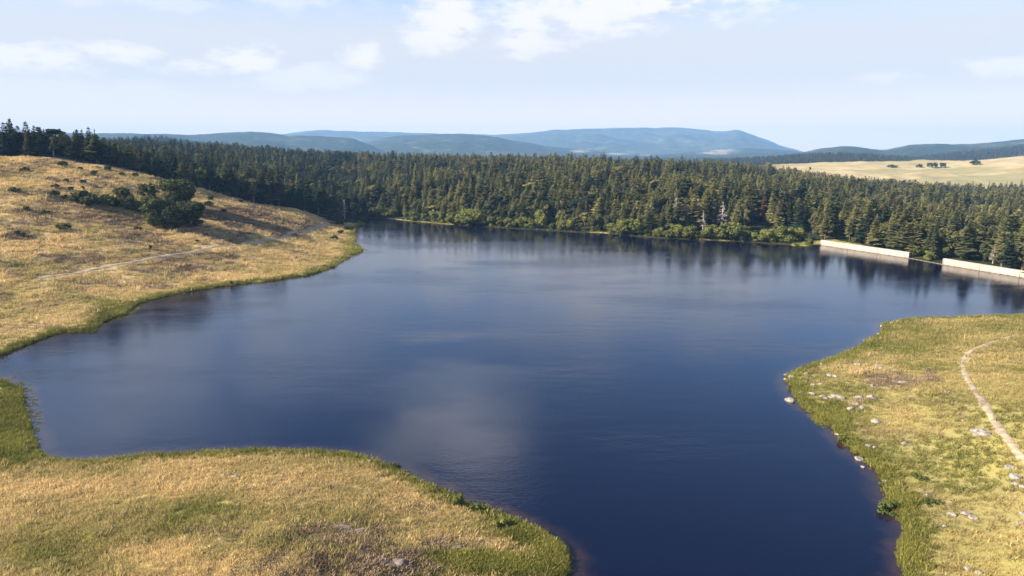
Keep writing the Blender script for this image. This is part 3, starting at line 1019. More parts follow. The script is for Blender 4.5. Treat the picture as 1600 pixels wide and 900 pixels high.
def tree_points():
    pts = []
    for y0, y1, st in ((225, 520, 5.5), (520, 820, 6.2), (820, 1120, 7.0)):
        for Y in np.arange(y0, y1, st):
            half = Y * 0.80
            xs = np.arange(-half, half, st)
            pts.append(np.stack([xs + rng.uniform(-.45, .45, len(xs)) * st, Y + rng.uniform(-.45, .45, len(xs)) * st], 1))
    P_ = np.vstack(pts)
    s = shore(P_[:, 0], P_[:, 1], 6)
    z = height(P_[:, 0], P_[:, 1], s)
    px, py = project(P_[:, 0], P_[:, 1], z)
    f = forest_mask(P_[:, 0], P_[:, 1], s, px)
    edge = np.where((px > 556) & (px < 1290), s > 9, True)
    thin = fbm(P_[:, 0] / 30, P_[:, 1] / 30, 77, 3) > -0.36
    clear = np.ones(len(P_), bool)
    for cx_, cy_, cw in CLEAR:
        clear &= ~((np.abs(px - cx_) < cw) & (P_[:, 1] < cy_))
    ok = (f > .5) & clear & edge & thin & (px > -260) & (px < 1860)
    return P_[ok], z[ok], s[ok], px[ok]


TP, TZ, TS, TPX = tree_points()
nT = len(TP)
hvar = fbm(TP[:, 0] / 60, TP[:, 1] / 60, 81, 3)
TH_ = (14.0 + 3.0 * hvar * 3.4 + rng.normal(0, 2.6, nT)).clip(6.5, 20.5)
TH_ *= np.where((TPX > 556) & (TPX < 1290), 0.62 + 0.38 * sstep(TS, 8, 45), 1.0)
TH_ *= np.where(TPX > 1300, 0.88, 1.0) * np.where((TPX < 330) & (TP[:, 1] < 430), .80, 1.0)
TW = np.where(rng.random(nT) < .3, rng.uniform(1.5, 2.3, nT), rng.uniform(.95, 1.6, nT))
TK = rng.choice(len(CON), nT, p=[.17, .09, .13, .11, .12, .05, .07, .12, .10, .04])
TR = rng.uniform(0, 6.283, nT)
tone = fbm(TP[:, 0] / 45, TP[:, 1] / 45, 91, 3)
TT_ = (0.37 + 0.9 * tone + rng.normal(0, .27, nT) + np.where(TPX > 560, .12, -.16)).clip(0, 1)  # woods left of the inlet tinted darker: shade of their unlit sides in the colour

# which of them show largest: paint them front to back in a small frame
bx, by = project(TP[:, 0], TP[:, 1], TZ)
tx, ty = project(TP[:, 0], TP[:, 1], TZ + TH_)
frac = np.linspace(.35, .985, 26)
maxel = np.full(nT, -9.0)
cand = np.where(TP[:, 1] < 560)[0]
for f in frac:
    q = TP[cand] * f
    hh = np.maximum(height(q[:, 0], q[:, 1], shore(q[:, 0], q[:, 1], 0)), 0)
    maxel[cand] = np.maximum(maxel[cand], (hh - CAM_H) / np.hypot(q[:, 0], q[:, 1]))
zvis = CAM_H + maxel * np.hypot(TP[:, 0], TP[:, 1])
_, vy = project(TP[:, 0], TP[:, 1], np.maximum(TZ, zvis))
buf = np.zeros((450, 800), bool)
vis = np.zeros(nT)
for k in cand[np.argsort(TP[cand, 1])]:
    y0, y1 = max(ty[k], 0), min(by[k], vy[k])
    if y1 <= y0 + 1 or tx[k] < -30 or tx[k] > 1630:
        continue
    hw = 0.19 * (by[k] - ty[k]) * TW[k]
    for yy in range(int(y0 / 2), int(y1 / 2) + 1):
        wd = hw * min(1, (2 * yy - ty[k] + 2) / (by[k] - ty[k]) * 1.15)
        a, b_ = int((bx[k] - wd) / 2), int((bx[k] + wd) / 2) + 1
        a, b_ = max(a, 0), min(b_, 800)
        if b_ > a and 0 <= yy < 450:
            row = buf[yy, a:b_]
            vis[k] += (~row).sum()
            row[:] = True
order = np.argsort(-np.where(TK < 9, vis, 0))
N_SOLO = 268
SOLO = order[:N_SOLO]
solo_mask = np.zeros(nT, bool)
solo_mask[SOLO] = True

MARKS = [(-200, 60, 'at left end of the hill crest'), (60, 160, 'behind the hill crest'), (160, 260, 'left of the hillside clump'), (260, 340, 'behind the hillside clump'),
         (340, 430, 'behind the hill shoulder'), (430, 500, 'behind the lower hill end'), (500, 575, 'in the inlet hollow'), (575, 660, 'right of the inlet'),
         (660, 740, 'above the pale shore strip'), (740, 830, 'along the middle shore'), (830, 910, 'left of the sandy beach'), (910, 980, 'above the sandy beach'),
         (980, 1050, 'near the lone dead tree'), (1050, 1120, 'above the dead clump'), (1120, 1200, 'right of the dead clump'), (1200, 1265, 'around the rusty trees'),
         (1265, 1330, 'above the left dam end'), (1330, 1380, 'behind the long wall middle'), (1380, 1430, 'behind the long wall right end'), (1430, 1480, 'behind the spillway gap'),
         (1480, 1540, 'behind the short wall left part'), (1540, 1700, 'behind the short wall right part')]
ORD = ['first', 'second', 'third', 'fourth', 'fifth', 'sixth', 'seventh', 'eighth', 'ninth', 'tenth', 'eleventh', 'twelfth', 'thirteenth', 'fourteenth', 'fifteenth', 'sixteenth', 'seventeenth', 'eighteenth', 'nineteenth', 'twentieth']
SHAPE = ['pointed', 'slim', 'broad', 'loose topped', 'full', 'very slim', 'flat topped', 'round topped', 'rounded slim']


def zone(px):
    for k, (a, b_, nm) in enumerate(MARKS):
        if a <= px < b_:
            return k
    return 0


by_zone = {}
for k in SOLO:
    by_zone.setdefault(zone(TPX[k]), []).append(k)
for z_, ks in by_zone.items():
    ks.sort(key=lambda k: -vis[k])
    frontk = sorted(ks[:7], key=lambda k: TPX[k])
    rest = ks[7:]
    for i, k in enumerate(frontk):
        hue = 'dark' if TT_[k] < .3 else 'olive' if TT_[k] > .5 else 'green'
        lab = '%s %s conifer, %s visible one from left %s' % (hue, SHAPE[TK[k]], ORD[i], MARKS[z_][2])
        plant('conifer_tree', CON[TK[k]], 16.0, (TP[k, 0], TP[k, 1], TZ[k] - .1), TH_[k], TW[k], TR[k], TT_[k], lab, 'conifer', 'forest conifers around the lake')
    for k in rest:
        lab = 'green conifer half hidden in the crowded forest %s' % MARKS[z_][2]
        plant('conifer_tree', CON[TK[k]], 16.0, (TP[k, 0], TP[k, 1], TZ[k] - .1), TH_[k], TW[k], TR[k], TT_[k], lab, 'conifer', 'crowded conifers ' + MARKS[z_][2])

rm = ~solo_mask
TK = np.where((rng.random(nT) < .012) & (TPX > 700) & ~solo_mask, 10, TK)
sc3 = np.stack([TW * TH_ / 16, TW * TH_ / 16, TH_ / 16], 1)
sc3[:, 0] *= rng.uniform(.85, 1.15, nT)
scatter('forest', np.column_stack([TP[rm], TZ[rm] - .1]), TK[rm], sc3[rm], TR[rm], TT_[rm], [c for c in CON] + [RUST[0]])

# woods on the nearer of the far rises
wp, wz = [], []
for grid, n in ((E1, 3600), (E2, 3000), (E3, 2600)):
    a = rng.uniform(0, grid.shape[0] - 1.01, n)
    b_ = rng.uniform(8, 26.99, n)
    i, j = a.astype(int), b_.astype(int)
    u, v = (a - i)[:, None], (b_ - j)[:, None]
    wp.append((grid[i, j] * (1 - u) + grid[i + 1, j] * u) * (1 - v) + (grid[i, j + 1] * (1 - u) + grid[i + 1, j + 1] * u) * v)
wp = np.vstack(wp)
n = len(wp)
hs = rng.uniform(.75, 1.15, n)
scatter('far_forest', wp - [0, 0, .5], rng.integers(0, 6, n), np.stack([hs * 1.5, hs * 1.5, hs], 1), rng.uniform(0, 6.28, n), rng.uniform(0, .55, n), [c for c in CON])

# tall trees on the skyline of the left hill (pixel of the tip, distance)
for px, py, Y, k, wd, tnt, lab in [
        (14, 184, 322, 2, 1.5, .10, 'tallest dark conifer on the left skyline, with a slim tip'), (39, 189, 326, 4, 1.5, .12, 'wide dark conifer right of the tallest tree on the left skyline'), (-6, 192, 322, 4, 1.3, .1, 'dark conifer cut by the left picture edge'),
        (68, 201, 328, 0, 1.25, .15, 'lower dark conifer in the dip of the left skyline'), (79, 203, 330, 1, 1.3, .2, 'small pointed conifer in the dip of the left skyline'), (93, 200, 330, 2, 1.2, .1, 'broad pointed conifer in the middle of the left skyline'),
        (119, 202, 330, 3, 1.2, .15, 'left one of two twin conifers against the far hill'), (127, 202, 331, 3, 1.1, .12, 'right one of two twin conifers against the far hill'), (147, 201, 332, 5, 1.2, .08, 'slender lone conifer rising at right end of the left skyline'),
        (30, 205, 320, 4, 1.5, .2, 'dense rounded conifer under the tallest skyline trees'), (52, 206, 322, 2, 1.3, .15, 'stocky conifer below the wide skyline tree'), (106, 212, 326, 4, 1.4, .2, 'stocky conifer filling the gap left of the twin conifers'),
        (136, 214, 327, 6, 1.3, .15, 'flat topped conifer between the twins and the slender conifer'), (160, 217, 331, 4, 1.2, .1, 'rounded conifer just right of the slender skyline conifer')]:
    q = at_y(px, py, Y)
    z = H1(q[0], Y)
    h = q[2] - z
    plant('conifer_tree', CON[k], 16.0, (q[0], Y, z - .1), h, wd * 16 / max(h, 8) * .72, px * .7, tnt, lab, 'conifer', 'conifers on the left skyline')

# ------------------------------------------------------------------ dead and rusty trees of the far shore
for px, py, h, k, lab in [(1015, 356, 9.5, 0, 'brown bare dead tree standing alone left of the dead clump'), (1055, 357, 12.0, 1, 'tall pale bare trunk at the left of the dead clump'), (1073, 358, 9.5, 2, 'brown dead tree in the middle of the dead clump'),
                          (1088, 358, 11.5, 0, 'tallest brown dead tree of the dead clump'), (1098, 360, 7.5, 2, 'short silvery dead tree low in the dead clump'), (1113, 352, 11.5, 1, 'silver grey dead tree right of the brown clump'),
                          (1128, 356, 10.0, 2, 'grey twiggy dead tree at right end of the dead clump'), (539, 342, 8.5, 0, 'pale dead tree at the tip of the left headland'), (1551, 412, 5.0, 2, 'small pale dead tree behind the short dam wall')]:
    q = on_ground(px, py)
    plant('dead_tree', SNG[k], (11, 12, 10)[k], q, h * 1.3, 1.0, px, .5, lab, 'dead tree', 'dead trees around the lake', ('trunk', 'branches'))
for px, py, Y, h, k, lab in [(1217, 305, 350, 15, 0, 'rusty red conifer dying behind the round willow'), (1246, 322, 343, 12.5, 1, 'reddish brown conifer right of the rusty red one'), (1188, 300, 372, 15, 1, 'pinkish brown conifer left of the rusty red one'), (1080, 330, 360, 12, 1, 'russet conifer behind the dead clump')]:
    X = (px - 800) / FPX * Y * 1.01
    z = H1(X, Y)
    plant('conifer_tree', RUST[k], 15.0, (X, Y, z), h, 1.15, px, rng.uniform(.1, .9), lab, 'dying conifer', 'rusty conifers on the far shore')

# ------------------------------------------------------------------ bushes and small trees along the far shore (pixel of the foot, height)
FAR_BUSH = [(588, 340, 4.5, .45), (603, 341, 6.0, .75), (618, 340, 4.0, .35), (634, 345, 4.4, .7), (648, 346, 4.0, .75), (662, 347, 5.2, .6), (678, 348, 4.5, .8), (690, 350, 6.8, .7), (705, 351, 6.0, .75), (720, 352, 5.2, .85), (735, 353, 6.4, .7), (751, 354, 4.6, .7),
            (766, 355, 5.5, .65), (782, 356, 4.2, .6), (797, 357, 4.8, .7), (812, 357, 3.6, .65), (828, 358, 4.0, .6), (845, 358.5, 6.2, .9), (862, 360, 3.4, .45), (879, 361, 4.6, .9), (893, 362, 5.0, .95), (906, 362, 3.6, .7),
            (957, 366, 3.6, .8), (970, 367, 4.2, .75), (983, 368, 5.0, .7), (997, 369, 4.2, .85), (1012, 370, 2.6, .35), (1028, 372, 4.2, .75), (1043, 373, 3.8, .6), (1059, 373, 5.0, .85), (1076, 374, 4.6, .75), (1090, 375, 2.8, .5),
            (1109, 375, 5.0, .7), (1125, 376, 4.8, .75), (1143, 377, 5.8, .6), (1160, 378, 3.2, .6), (1178, 379, 4.8, .9), (1195, 380, 4.6, .85), (1212, 380, 5.6, .75), (1228, 381, 5.2, .7)]
ZN = [(560, 630, 'beside the lake inlet'), (630, 700, 'above the pale grass strip right of the inlet'), (700, 780, 'along the left half of the far shore'), (780, 850, 'midway to the sandy beach'), (850, 915, 'just left of the sandy beach'),
      (915, 1005, 'just right of the sandy beach'), (1005, 1085, 'below the brown dead trees'), (1085, 1150, 'below the silver dead trees'), (1150, 1240, 'left of the round willow by the dam')]
cnt = {}
for px, py, h, tnt in FAR_BUSH:
    zi = next(k for k, q in enumerate(ZN) if q[0] <= px < q[1])
    cnt.setdefault(zi, []).append((px, py, h, tnt))
for zi, lst in cnt.items():
    for i, (px, py, h, tnt) in enumerate(lst):
        q = at_z(px, py, 0.0)
        dirv = q[:2] / np.linalg.norm(q[:2])
        back_ = 1.5
        for _ in range(20):
            x, y = q[:2] + dirv * back_
            if float(shore(x, y)[0]) > 1.2:
                break
            back_ += 1.0
        z = H1(x, y)
        hue = 'yellow green' if tnt > .8 else 'bright green' if tnt > .6 else 'grey green'
        lab = '%s waterside bush, %s from left %s' % (hue, ORD[i], ZN[zi][2])
        plant('lakeside_bush', WIL[(int(px) * 7) % 4], 6.0, (x, y, z - .15), h * rng.uniform(.95, 1.7), rng.uniform(.9, 1.5), px * .9, tnt, lab, 'bush', 'bushes along the far shore', ('stem', 'crown'))

OTHER = [  # name, kind list, H0, px, py(foot), height m, width, tint, label, category
    ('willow_tree', WIL[1], 6.0, 1250, 376, 6.4, .95, .95, 'round light green willow left of the dam wall', 'tree'),
    ('lakeside_bush', WIL[0], 6.0, 1264, 383, 3.2, 1.2, .55, 'low rounded bush touching the left end of the dam wall', 'bush'),
    ('lakeside_bush', WIL[3], 6.0, 1243, 385, 1.6, 1.3, .9, 'low bright bush on the grassy spit left of the dam', 'bush'),
    ('broadleaf_tree', BRD[1], 13.0, 1308, 372, 7.5, .9, .5, 'dark leafy tree standing behind the long dam wall', 'tree'),
    ('lakeside_bush', WIL[2], 6.0, 1335, 378, 2.4, 1.6, .75, 'low green thicket in the clearing behind the dam wall', 'bush'),
    ('lakeside_bush', WIL[0], 6.0, 1362, 383, 2.2, 1.8, .8, 'wide low thicket right of the clearing behind the dam', 'bush'),
    ('lakeside_bush', WIL[3], 6.0, 1388, 388, 2.4, 1.5, .45, 'dull green thicket near the right end of the long wall', 'bush'),
    ('lakeside_bush', WIL[1], 6.0, 1430, 400, 5.0, 1.0, .5, 'leafy bush beside the right end of the long wall', 'bush'),
    ('lakeside_bush', WIL[0], 6.0, 1452, 406, 3.8, 1.2, .85, 'yellow green bush in the spillway gap', 'bush'),
    ('broadleaf_tree', BRD[0], 13.0, 1478, 402, 12.0, .95, .9, 'big leafy tree behind the spillway gap', 'tree'),
    ('lakeside_bush', WIL[2], 6.0, 1505, 404, 4.0, 1.2, .3, 'dark low bush behind the left part of short wall', 'bush'),
    ('broadleaf_tree', BRD[1], 13.0, 1536, 408, 9.0, .9, .6, 'slim leafy tree behind the middle of the short wall', 'tree'),
    ('broadleaf_tree', BRD[2], 12.0, 933, 360, 10.0, .95, .75, 'round crowned dark tree above the sandy beach', 'tree'),
    ('broadleaf_tree', BRD[0], 13.0, 950, 361, 9.0, .8, .55, 'second round tree right of the one above the beach', 'tree'),
    ('broadleaf_tree', BRD[1], 13.0, 600, 337, 9.0, .8, .35, 'dark leafy tree behind the bushes at the inlet', 'tree'),
    ('broadleaf_tree', BRD[0], 13.0, 556, 340, 9.5, .8, .2, 'shaded leafy tree at the head of the inlet', 'tree'),
    # the round trees on the hillside
    ('broadleaf_tree', BRD[2], 12.0, 284, 330, 15, 1.25, .45, 'tallest round dark tree of the hillside clump', 'tree'),
    ('broadleaf_tree', BRD[0], 13.0, 247, 352, 12.5, 1.25, .6, 'left round tree of the hillside clump', 'tree'),
    ('broadleaf_tree', BRD[2], 12.0, 272, 356, 10, 1.35, .35, 'front round tree in the middle of the hillside clump', 'tree'),
    ('broadleaf_tree', BRD[1], 13.0, 304, 353, 11, 1.45, .3, 'right round tree of the hillside clump', 'tree'),
    ('shrub', SHR[1], 1.4, 127, 321, 5.4, 1.2, .35, 'large dark shrub left of the hillside clump', 'shrub'), ('shrub', SHR[0], 1.6, 142, 322, 2.6, 1.3, .2, 'low dark shrub touching the large one on the hillside', 'shrub'),
    ('shrub', SHR[1], 1.4, 172, 322, 4.4, 1.3, .45, 'dark shrub midway between large shrub and hillside clump', 'shrub'), ('shrub', SHR[0], 1.6, 193, 316, 6, 1.2, .6, 'olive shrub behind the row of hillside shrubs', 'shrub'),
    ('shrub', SHR[2], 2.0, 208, 328, 6.5, 1.2, .55, 'upright shrub just left of the hillside clump', 'shrub'), ('shrub', SHR[1], 1.4, 219, 333, 4.6, 1.4, .4, 'low shrub at the foot of the hillside clump', 'shrub'),
    ('shrub', SHR[0], 1.6, 232, 311, 6.5, 1.1, .5, 'dark shrub behind the left round hillside tree', 'shrub'), ('shrub', SHR[1], 1.4, 184, 324, 3.4, 1.5, .3, 'small shrub in the gap of the hillside shrub row', 'shrub'),
    ('shrub', SHR[1], 1.4, 101, 358.5, 2.1, 1.3, .75, 'wide spiky shrub casting a long shadow on lower hillside', 'shrub'),
    ('shrub', SHR[2], 2.0, 28, 369, 2.2, 1.2, .3, 'dark pointed shrub near the left picture edge', 'shrub'), ('shrub', SHR[0], 1.6, 36, 371, 1.7, 1.2, .25, 'shrub right of the pointed one near the left edge', 'shrub'),
    ('shrub', SHR[0], 1.6, 41, 330, 1.8, 1.3, .5, 'olive shrub alone on the left hillside', 'shrub'), ('shrub', SHR[1], 1.4, 70, 335, 1.6, 1.2, .7, 'pale low shrub right of the lone olive one', 'shrub'),
    ('shrub', SHR[1], 1.4, 86, 307, 2.4, 1.2, .6, 'olive shrub above the grey stony patch', 'shrub'), ('shrub', SHR[1], 1.4, 105, 311, 1.6, 1.2, .4, 'low shrub right of the grey stony patch', 'shrub'),
    ('shrub', SHR[0], 1.6, 110, 298, 1.6, 1.2, .3, 'small dark shrub above the large hillside shrub', 'shrub'), ('shrub', SHR[1], 1.4, 87, 293, 1.5, 1.2, .3, 'brownish low shrub in mid hillside', 'shrub'),
    ('shrub', SHR[1], 1.4, 21, 300, 1.7, 1.4, .5, 'wide low shrub by the left edge under the crest', 'shrub'), ('shrub', SHR[2], 2.0, 130, 297, 2.0, 1.0, .35, 'upright shrub left of the hollow on the hillside', 'shrub'),
    ('shrub', SHR[0], 1.6, 129, 287, 1.7, 1.2, .3, 'small shrub above the upright one', 'shrub'), ('shrub', SHR[0], 1.6, 147, 275, 2.4, 1.3, .6, 'biggest shrub on the upper hillside', 'shrub'),
    ('shrub', SHR[1], 1.4, 105, 284, 1.4, 1.1, .35, 'tiny dark shrub on the upper hillside', 'shrub'), ('shrub', SHR[0], 1.6, 126, 266, 1.5, 1.2, .4, 'small shrub below the crest', 'shrub'),
    ('shrub', SHR[1], 1.4, 97, 259, 2.0, 1.4, .25, 'dark shrub right under the crest', 'shrub'), ('shrub', SHR[0], 1.6, 170, 267, 2.4, 1.0, .3, 'dark shrub on the crest above the biggest upper shrub', 'shrub'),
    ('shrub', SHR[1], 1.4, 189, 274, 1.4, 1.3, .5, 'low shrub right of the crest shrub', 'shrub'), ('shrub', SHR[0], 1.6, 211, 276, 1.7, 1.2, .3, 'rightmost shrub along the upper crest', 'shrub'),
    ('shrub', SHR[1], 1.4, 42, 268, 1.8, 1.5, .4, 'wide dark shrub in the grey grass under the crest', 'shrub'),
    ('shrub', SHR[0], 1.6, 330, 314, 2.4, 1.1, .35, 'shrub on the slope right of the hillside clump', 'shrub'), ('shrub', SHR[1], 1.4, 325, 322, 2.2, 1.2, .2, 'dark low shrub against the right side of hillside clump', 'shrub'),
    ('shrub', SHR[1], 1.4, 351, 333, 1.8, 1.3, .35, 'low shrub in the shaded grass right of the clump', 'shrub'), ('shrub', SHR[0], 1.6, 376, 318, 1.9, 1.1, .3, 'small shrub on the falling shoulder of the hill', 'shrub'),
    ('shrub', SHR[2], 2.0, 235, 391, 2.0, 1.0, .35, 'rounded dark shrub above the hillside path', 'shrub'), ('shrub', SHR[0], 1.6, 360, 380, 1.6, 1.0, .35, 'small round shrub beside the hillside path', 'shrub'),
    ('shrub', SHR[0], 1.6, 308, 379, 1.1, 1.0, .35, 'tiny shrub left of the small round one by the path', 'shrub'), ('shrub', SHR[1], 1.4, 215, 360, 1.4, 1.3, .4, 'low dark shrub below the hillside clump', 'shrub'),
    ('shrub', SHR[2], 2.0, 362, 445, 1.5, .8, .05, 'small dark upright shrub at the left waterline', 'shrub'),
    ('shrub', SHR[0], 1.6, 507, 341, 2.6, 1.2, .4, 'green shrub on the ridge of the headland', 'shrub'), ('shrub', SHR[1], 1.4, 516, 346, 2.6, 1.3, .15, 'dark shrub on the headland above the track', 'shrub'),
    ('shrub', SHR[0], 1.6, 530, 352, 2.6, 1.3, .1, 'dark shrub on the headland nearest the dead tree', 'shrub'), ('shrub', SHR[1], 1.4, 543, 360, 2.4, 1.3, .35, 'dark green shrub at the tip of the headland', 'shrub'),
    ('shrub', SHR[0], 1.6, 533, 366, 2.2, 1.5, .5, 'green shrub above the shore of the headland', 'shrub'), ('shrub', SHR[1], 1.4, 522, 373, 1.6, 1.5, .5, 'low green shrub lowest on the headland', 'shrub'),
    # near shore
    ('shrub', GSH[0], 1.6, 719, 789, 1.7, .9, .6, 'bright green bush on the near shore edge', 'shrub'), ('shrub', GSH[1], 1.3, 745, 800, 1.0, 1.0, .5, 'low green bush right of the bright near-shore bush', 'shrub'),
    ('shrub', GSH[0], 1.6, 786, 826, 1.3, 1.3, .95, 'yellow green bush lower on the near shore', 'shrub'), ('shrub', GSH[1], 1.3, 617, 729, .6, 1.3, .3, 'small dark bush among near-shore stones', 'shrub'),
    ('shrub', GSH[1], 1.3, 632, 741, .6, 1.2, .7, 'small pale bush on the near shore slope', 'shrub'),
    ('shrub', GSH[1], 1.3, 1388, 800, 1.2, 1.1, .35, 'dark green bush spreading over the water on the right shore', 'shrub'), ('shrub', GSH[0], 1.6, 1318, 690, 1.0, 1.4, .4, 'small green bush in the water by a white stone', 'shrub'),
    ('shrub', GSH[1], 1.3, 1438, 748, .7, 1.3, .35, 'low dark bush in the right meadow', 'shrub'), ('shrub', GSH[1], 1.3, 1455, 788, .7, 1.4, .3, 'dark bush in the right meadow above pale stones', 'shrub'),
    # far meadow
    ('shrub', SHR[1], 1.4, 1393, 262, 5, 2.0, .2, 'flat dark thicket on the far meadow', 'shrub'), ('shrub', SHR[1], 1.4, 1438, 262, 6, 1.2, .2, 'round thicket at left of the far meadow row', 'shrub'),
    ('shrub', SHR[0], 1.6, 1452, 262, 8, 1.0, .2, 'taller thicket second in the far meadow row', 'shrub'), ('shrub', SHR[1], 1.4, 1462, 262, 8, 1.0, .15, 'taller thicket third in the far meadow row', 'shrub'), ('shrub', SHR[0], 1.6, 1472, 262, 8.5, 1.0, .2, 'rightmost thicket in the far meadow row', 'shrub'),
    ('shrub', SHR[1], 1.4, 1522, 257, 7, 1.6, .2, 'dark thicket in the saddle of the far meadow', 'shrub'), ('shrub', SHR[2], 2.0, 1266, 266, 6, 1.2, .2, 'lone small tree at left of the far meadow', 'shrub'),
]
OFFS = [('broadleaf_tree', BRD[0], 13.0, -55, 384, 5.0, 1.2, .4, 'round tree just outside the left picture edge', 'tree')]
for nm, pr, H0, px, py, h, wd, tnt, lab, cat in OTHER + OFFS:
    q = on_ground(px, py)
    grp = {'shrub': 'shrubs scattered on the grass', 'lakeside_bush': 'bushes around the dam', 'broadleaf_tree': 'leafy trees around the lake', 'willow_tree': None}[nm]
    plant(nm, pr, H0, q - [0, 0, .04 * h], h, wd, px * 1.3, tnt, lab, cat, grp, ('trunk', 'crown') if 'tree' in nm else ('stem', 'crown'))

# ------------------------------------------------------------------ the dam: two low concrete walls with a spillway sill between
def wall_box(a, b_, z0, z1, th, off=0.0):
    d = (b_ - a) / np.linalg.norm(b_ - a)
    n_ = np.array([d[1], -d[0]])
    if n_[0] < 0:
        n_ = -n_
    P0, P1 = a + n_ * off, b_ + n_ * off
    P2, P3 = P1 + n_ * th, P0 + n_ * th
    V_ = [(*p_, z) for z in (z0, z1) for p_ in (P0, P1, P2, P3)]
    F_ = [(3, 2, 1, 0), (4, 5, 6, 7), (0, 1, 5, 4), (1, 2, 6, 5), (2, 3, 7, 6), (3, 0, 4, 7)]
    return V_, F_


def boxes(name, lst, mat, parent, bevel=0.03):
    V_, F_ = [], []
    for a, b_ in lst:
        k = len(V_)
        V_ += a
        F_ += [tuple(i + k for i in f) for f in b_]
    me = mesh_from(name, np.array(V_), F_)
    o = obj(name, me, mat, parent)
    if bevel:
        md = o.modifiers.new('bevel', 'BEVEL')
        md.width, md.segments = bevel, 1
    return o


dam = empty('dam', (DAM[1][0], DAM[1][1], 0))
tag(dam, 'low pale concrete dam wall broken by a spillway gap', 'dam')
org = np.array([DAM[1][0], DAM[1][1]])
for (a, b_), lab in (((DAM[0], DAM[1]), 'long pale wall left of the spillway gap'), ((DAM[2], DAM_END), 'short pale wall right of the spillway gap')):
    a, b_ = a - org, b_ - org
    wl = boxes('wall', [wall_box(a, b_, -3, 2.10, .7)], M['concrete'], dam)
    wl['label'] = lab
    boxes('coping', [wall_box(a, b_, 2.103, 2.25, .86, -.08)], M['concrete'], wl)
    L = np.linalg.norm(b_ - a)
    d = (b_ - a) / L
    k = int(round(L / 15.0))
    for i in range(k + 1):
        c_ = a + d * (L * i / k)
        c0 = c_ - d * .22 if i else c_
        c1 = c_ + d * .22 if i < k else c_
        boxes('pilaster', [wall_box(c0, c1, -3, 2.097, .2, -.203)], M['concrete'], wl, .02)
boxes('spillway_sill', [wall_box(DAM[1] - org + dam_dir * .01, DAM[2] - org - dam_dir * .01, -3, .10, 1.0)], M['concrete'], dam)

# ------------------------------------------------------------------ stones
def stone_mesh(seed, flat, rough):
    bm = bmesh.new()
    bmesh.ops.create_icosphere(bm, subdivisions=3, radius=1.0)
    r = random.Random(seed)
    cuts = []
    for _ in range(9):
        n_ = Vector((r.gauss(0, 1), r.gauss(0, 1), r.gauss(0, .8))).normalized()
        cuts.append((n_, r.uniform(.62, .9)))
    sx, sy = r.uniform(.9, 1.25), r.uniform(.7, 1.0)
    for v in bm.verts:
        for n_, d in cuts:
            k = v.co.dot(n_) - d
            if k > 0:
                v.co -= n_ * k * .9
        nz = fbm(np.array([v.co.x * 2 + seed]), np.array([v.co.y * 2 + v.co.z * 1.7]), seed, 3)[0] * rough
        v.co *= 1 + nz
        v.co.x *= sx
        v.co.y *= sy
        v.co.z *= flat
    me = bpy.data.meshes.new('stone')
    bm.to_mesh(me)
    bm.free()
    return me


def outcrop_mesh(seed, n, spread):
    """one ledge of bedrock: several heads grown together on a common base"""
    r = random.Random(seed)
    V_, F_ = [], []
    for k in range(n):
        me = stone_mesh(seed * 10 + k, r.uniform(.35, .7), .35)
        me.calc_loop_triangles()
        co = np.array([v.co[:] for v in me.vertices])
        sc_ = r.uniform(.3, .62)
        off = np.array([r.uniform(-1, 1) * spread, r.uniform(-1, 1) * spread * .5, r.uniform(-.1, .05)])
        b0 = len(V_)
        V_ += list(co * sc_ + off)
        F_ += [tuple(i + b0 for i in p_.vertices) for p_ in me.polygons]
        bpy.data.meshes.remove(me)
    return mesh_from('outcrop', np.array(V_), F_)


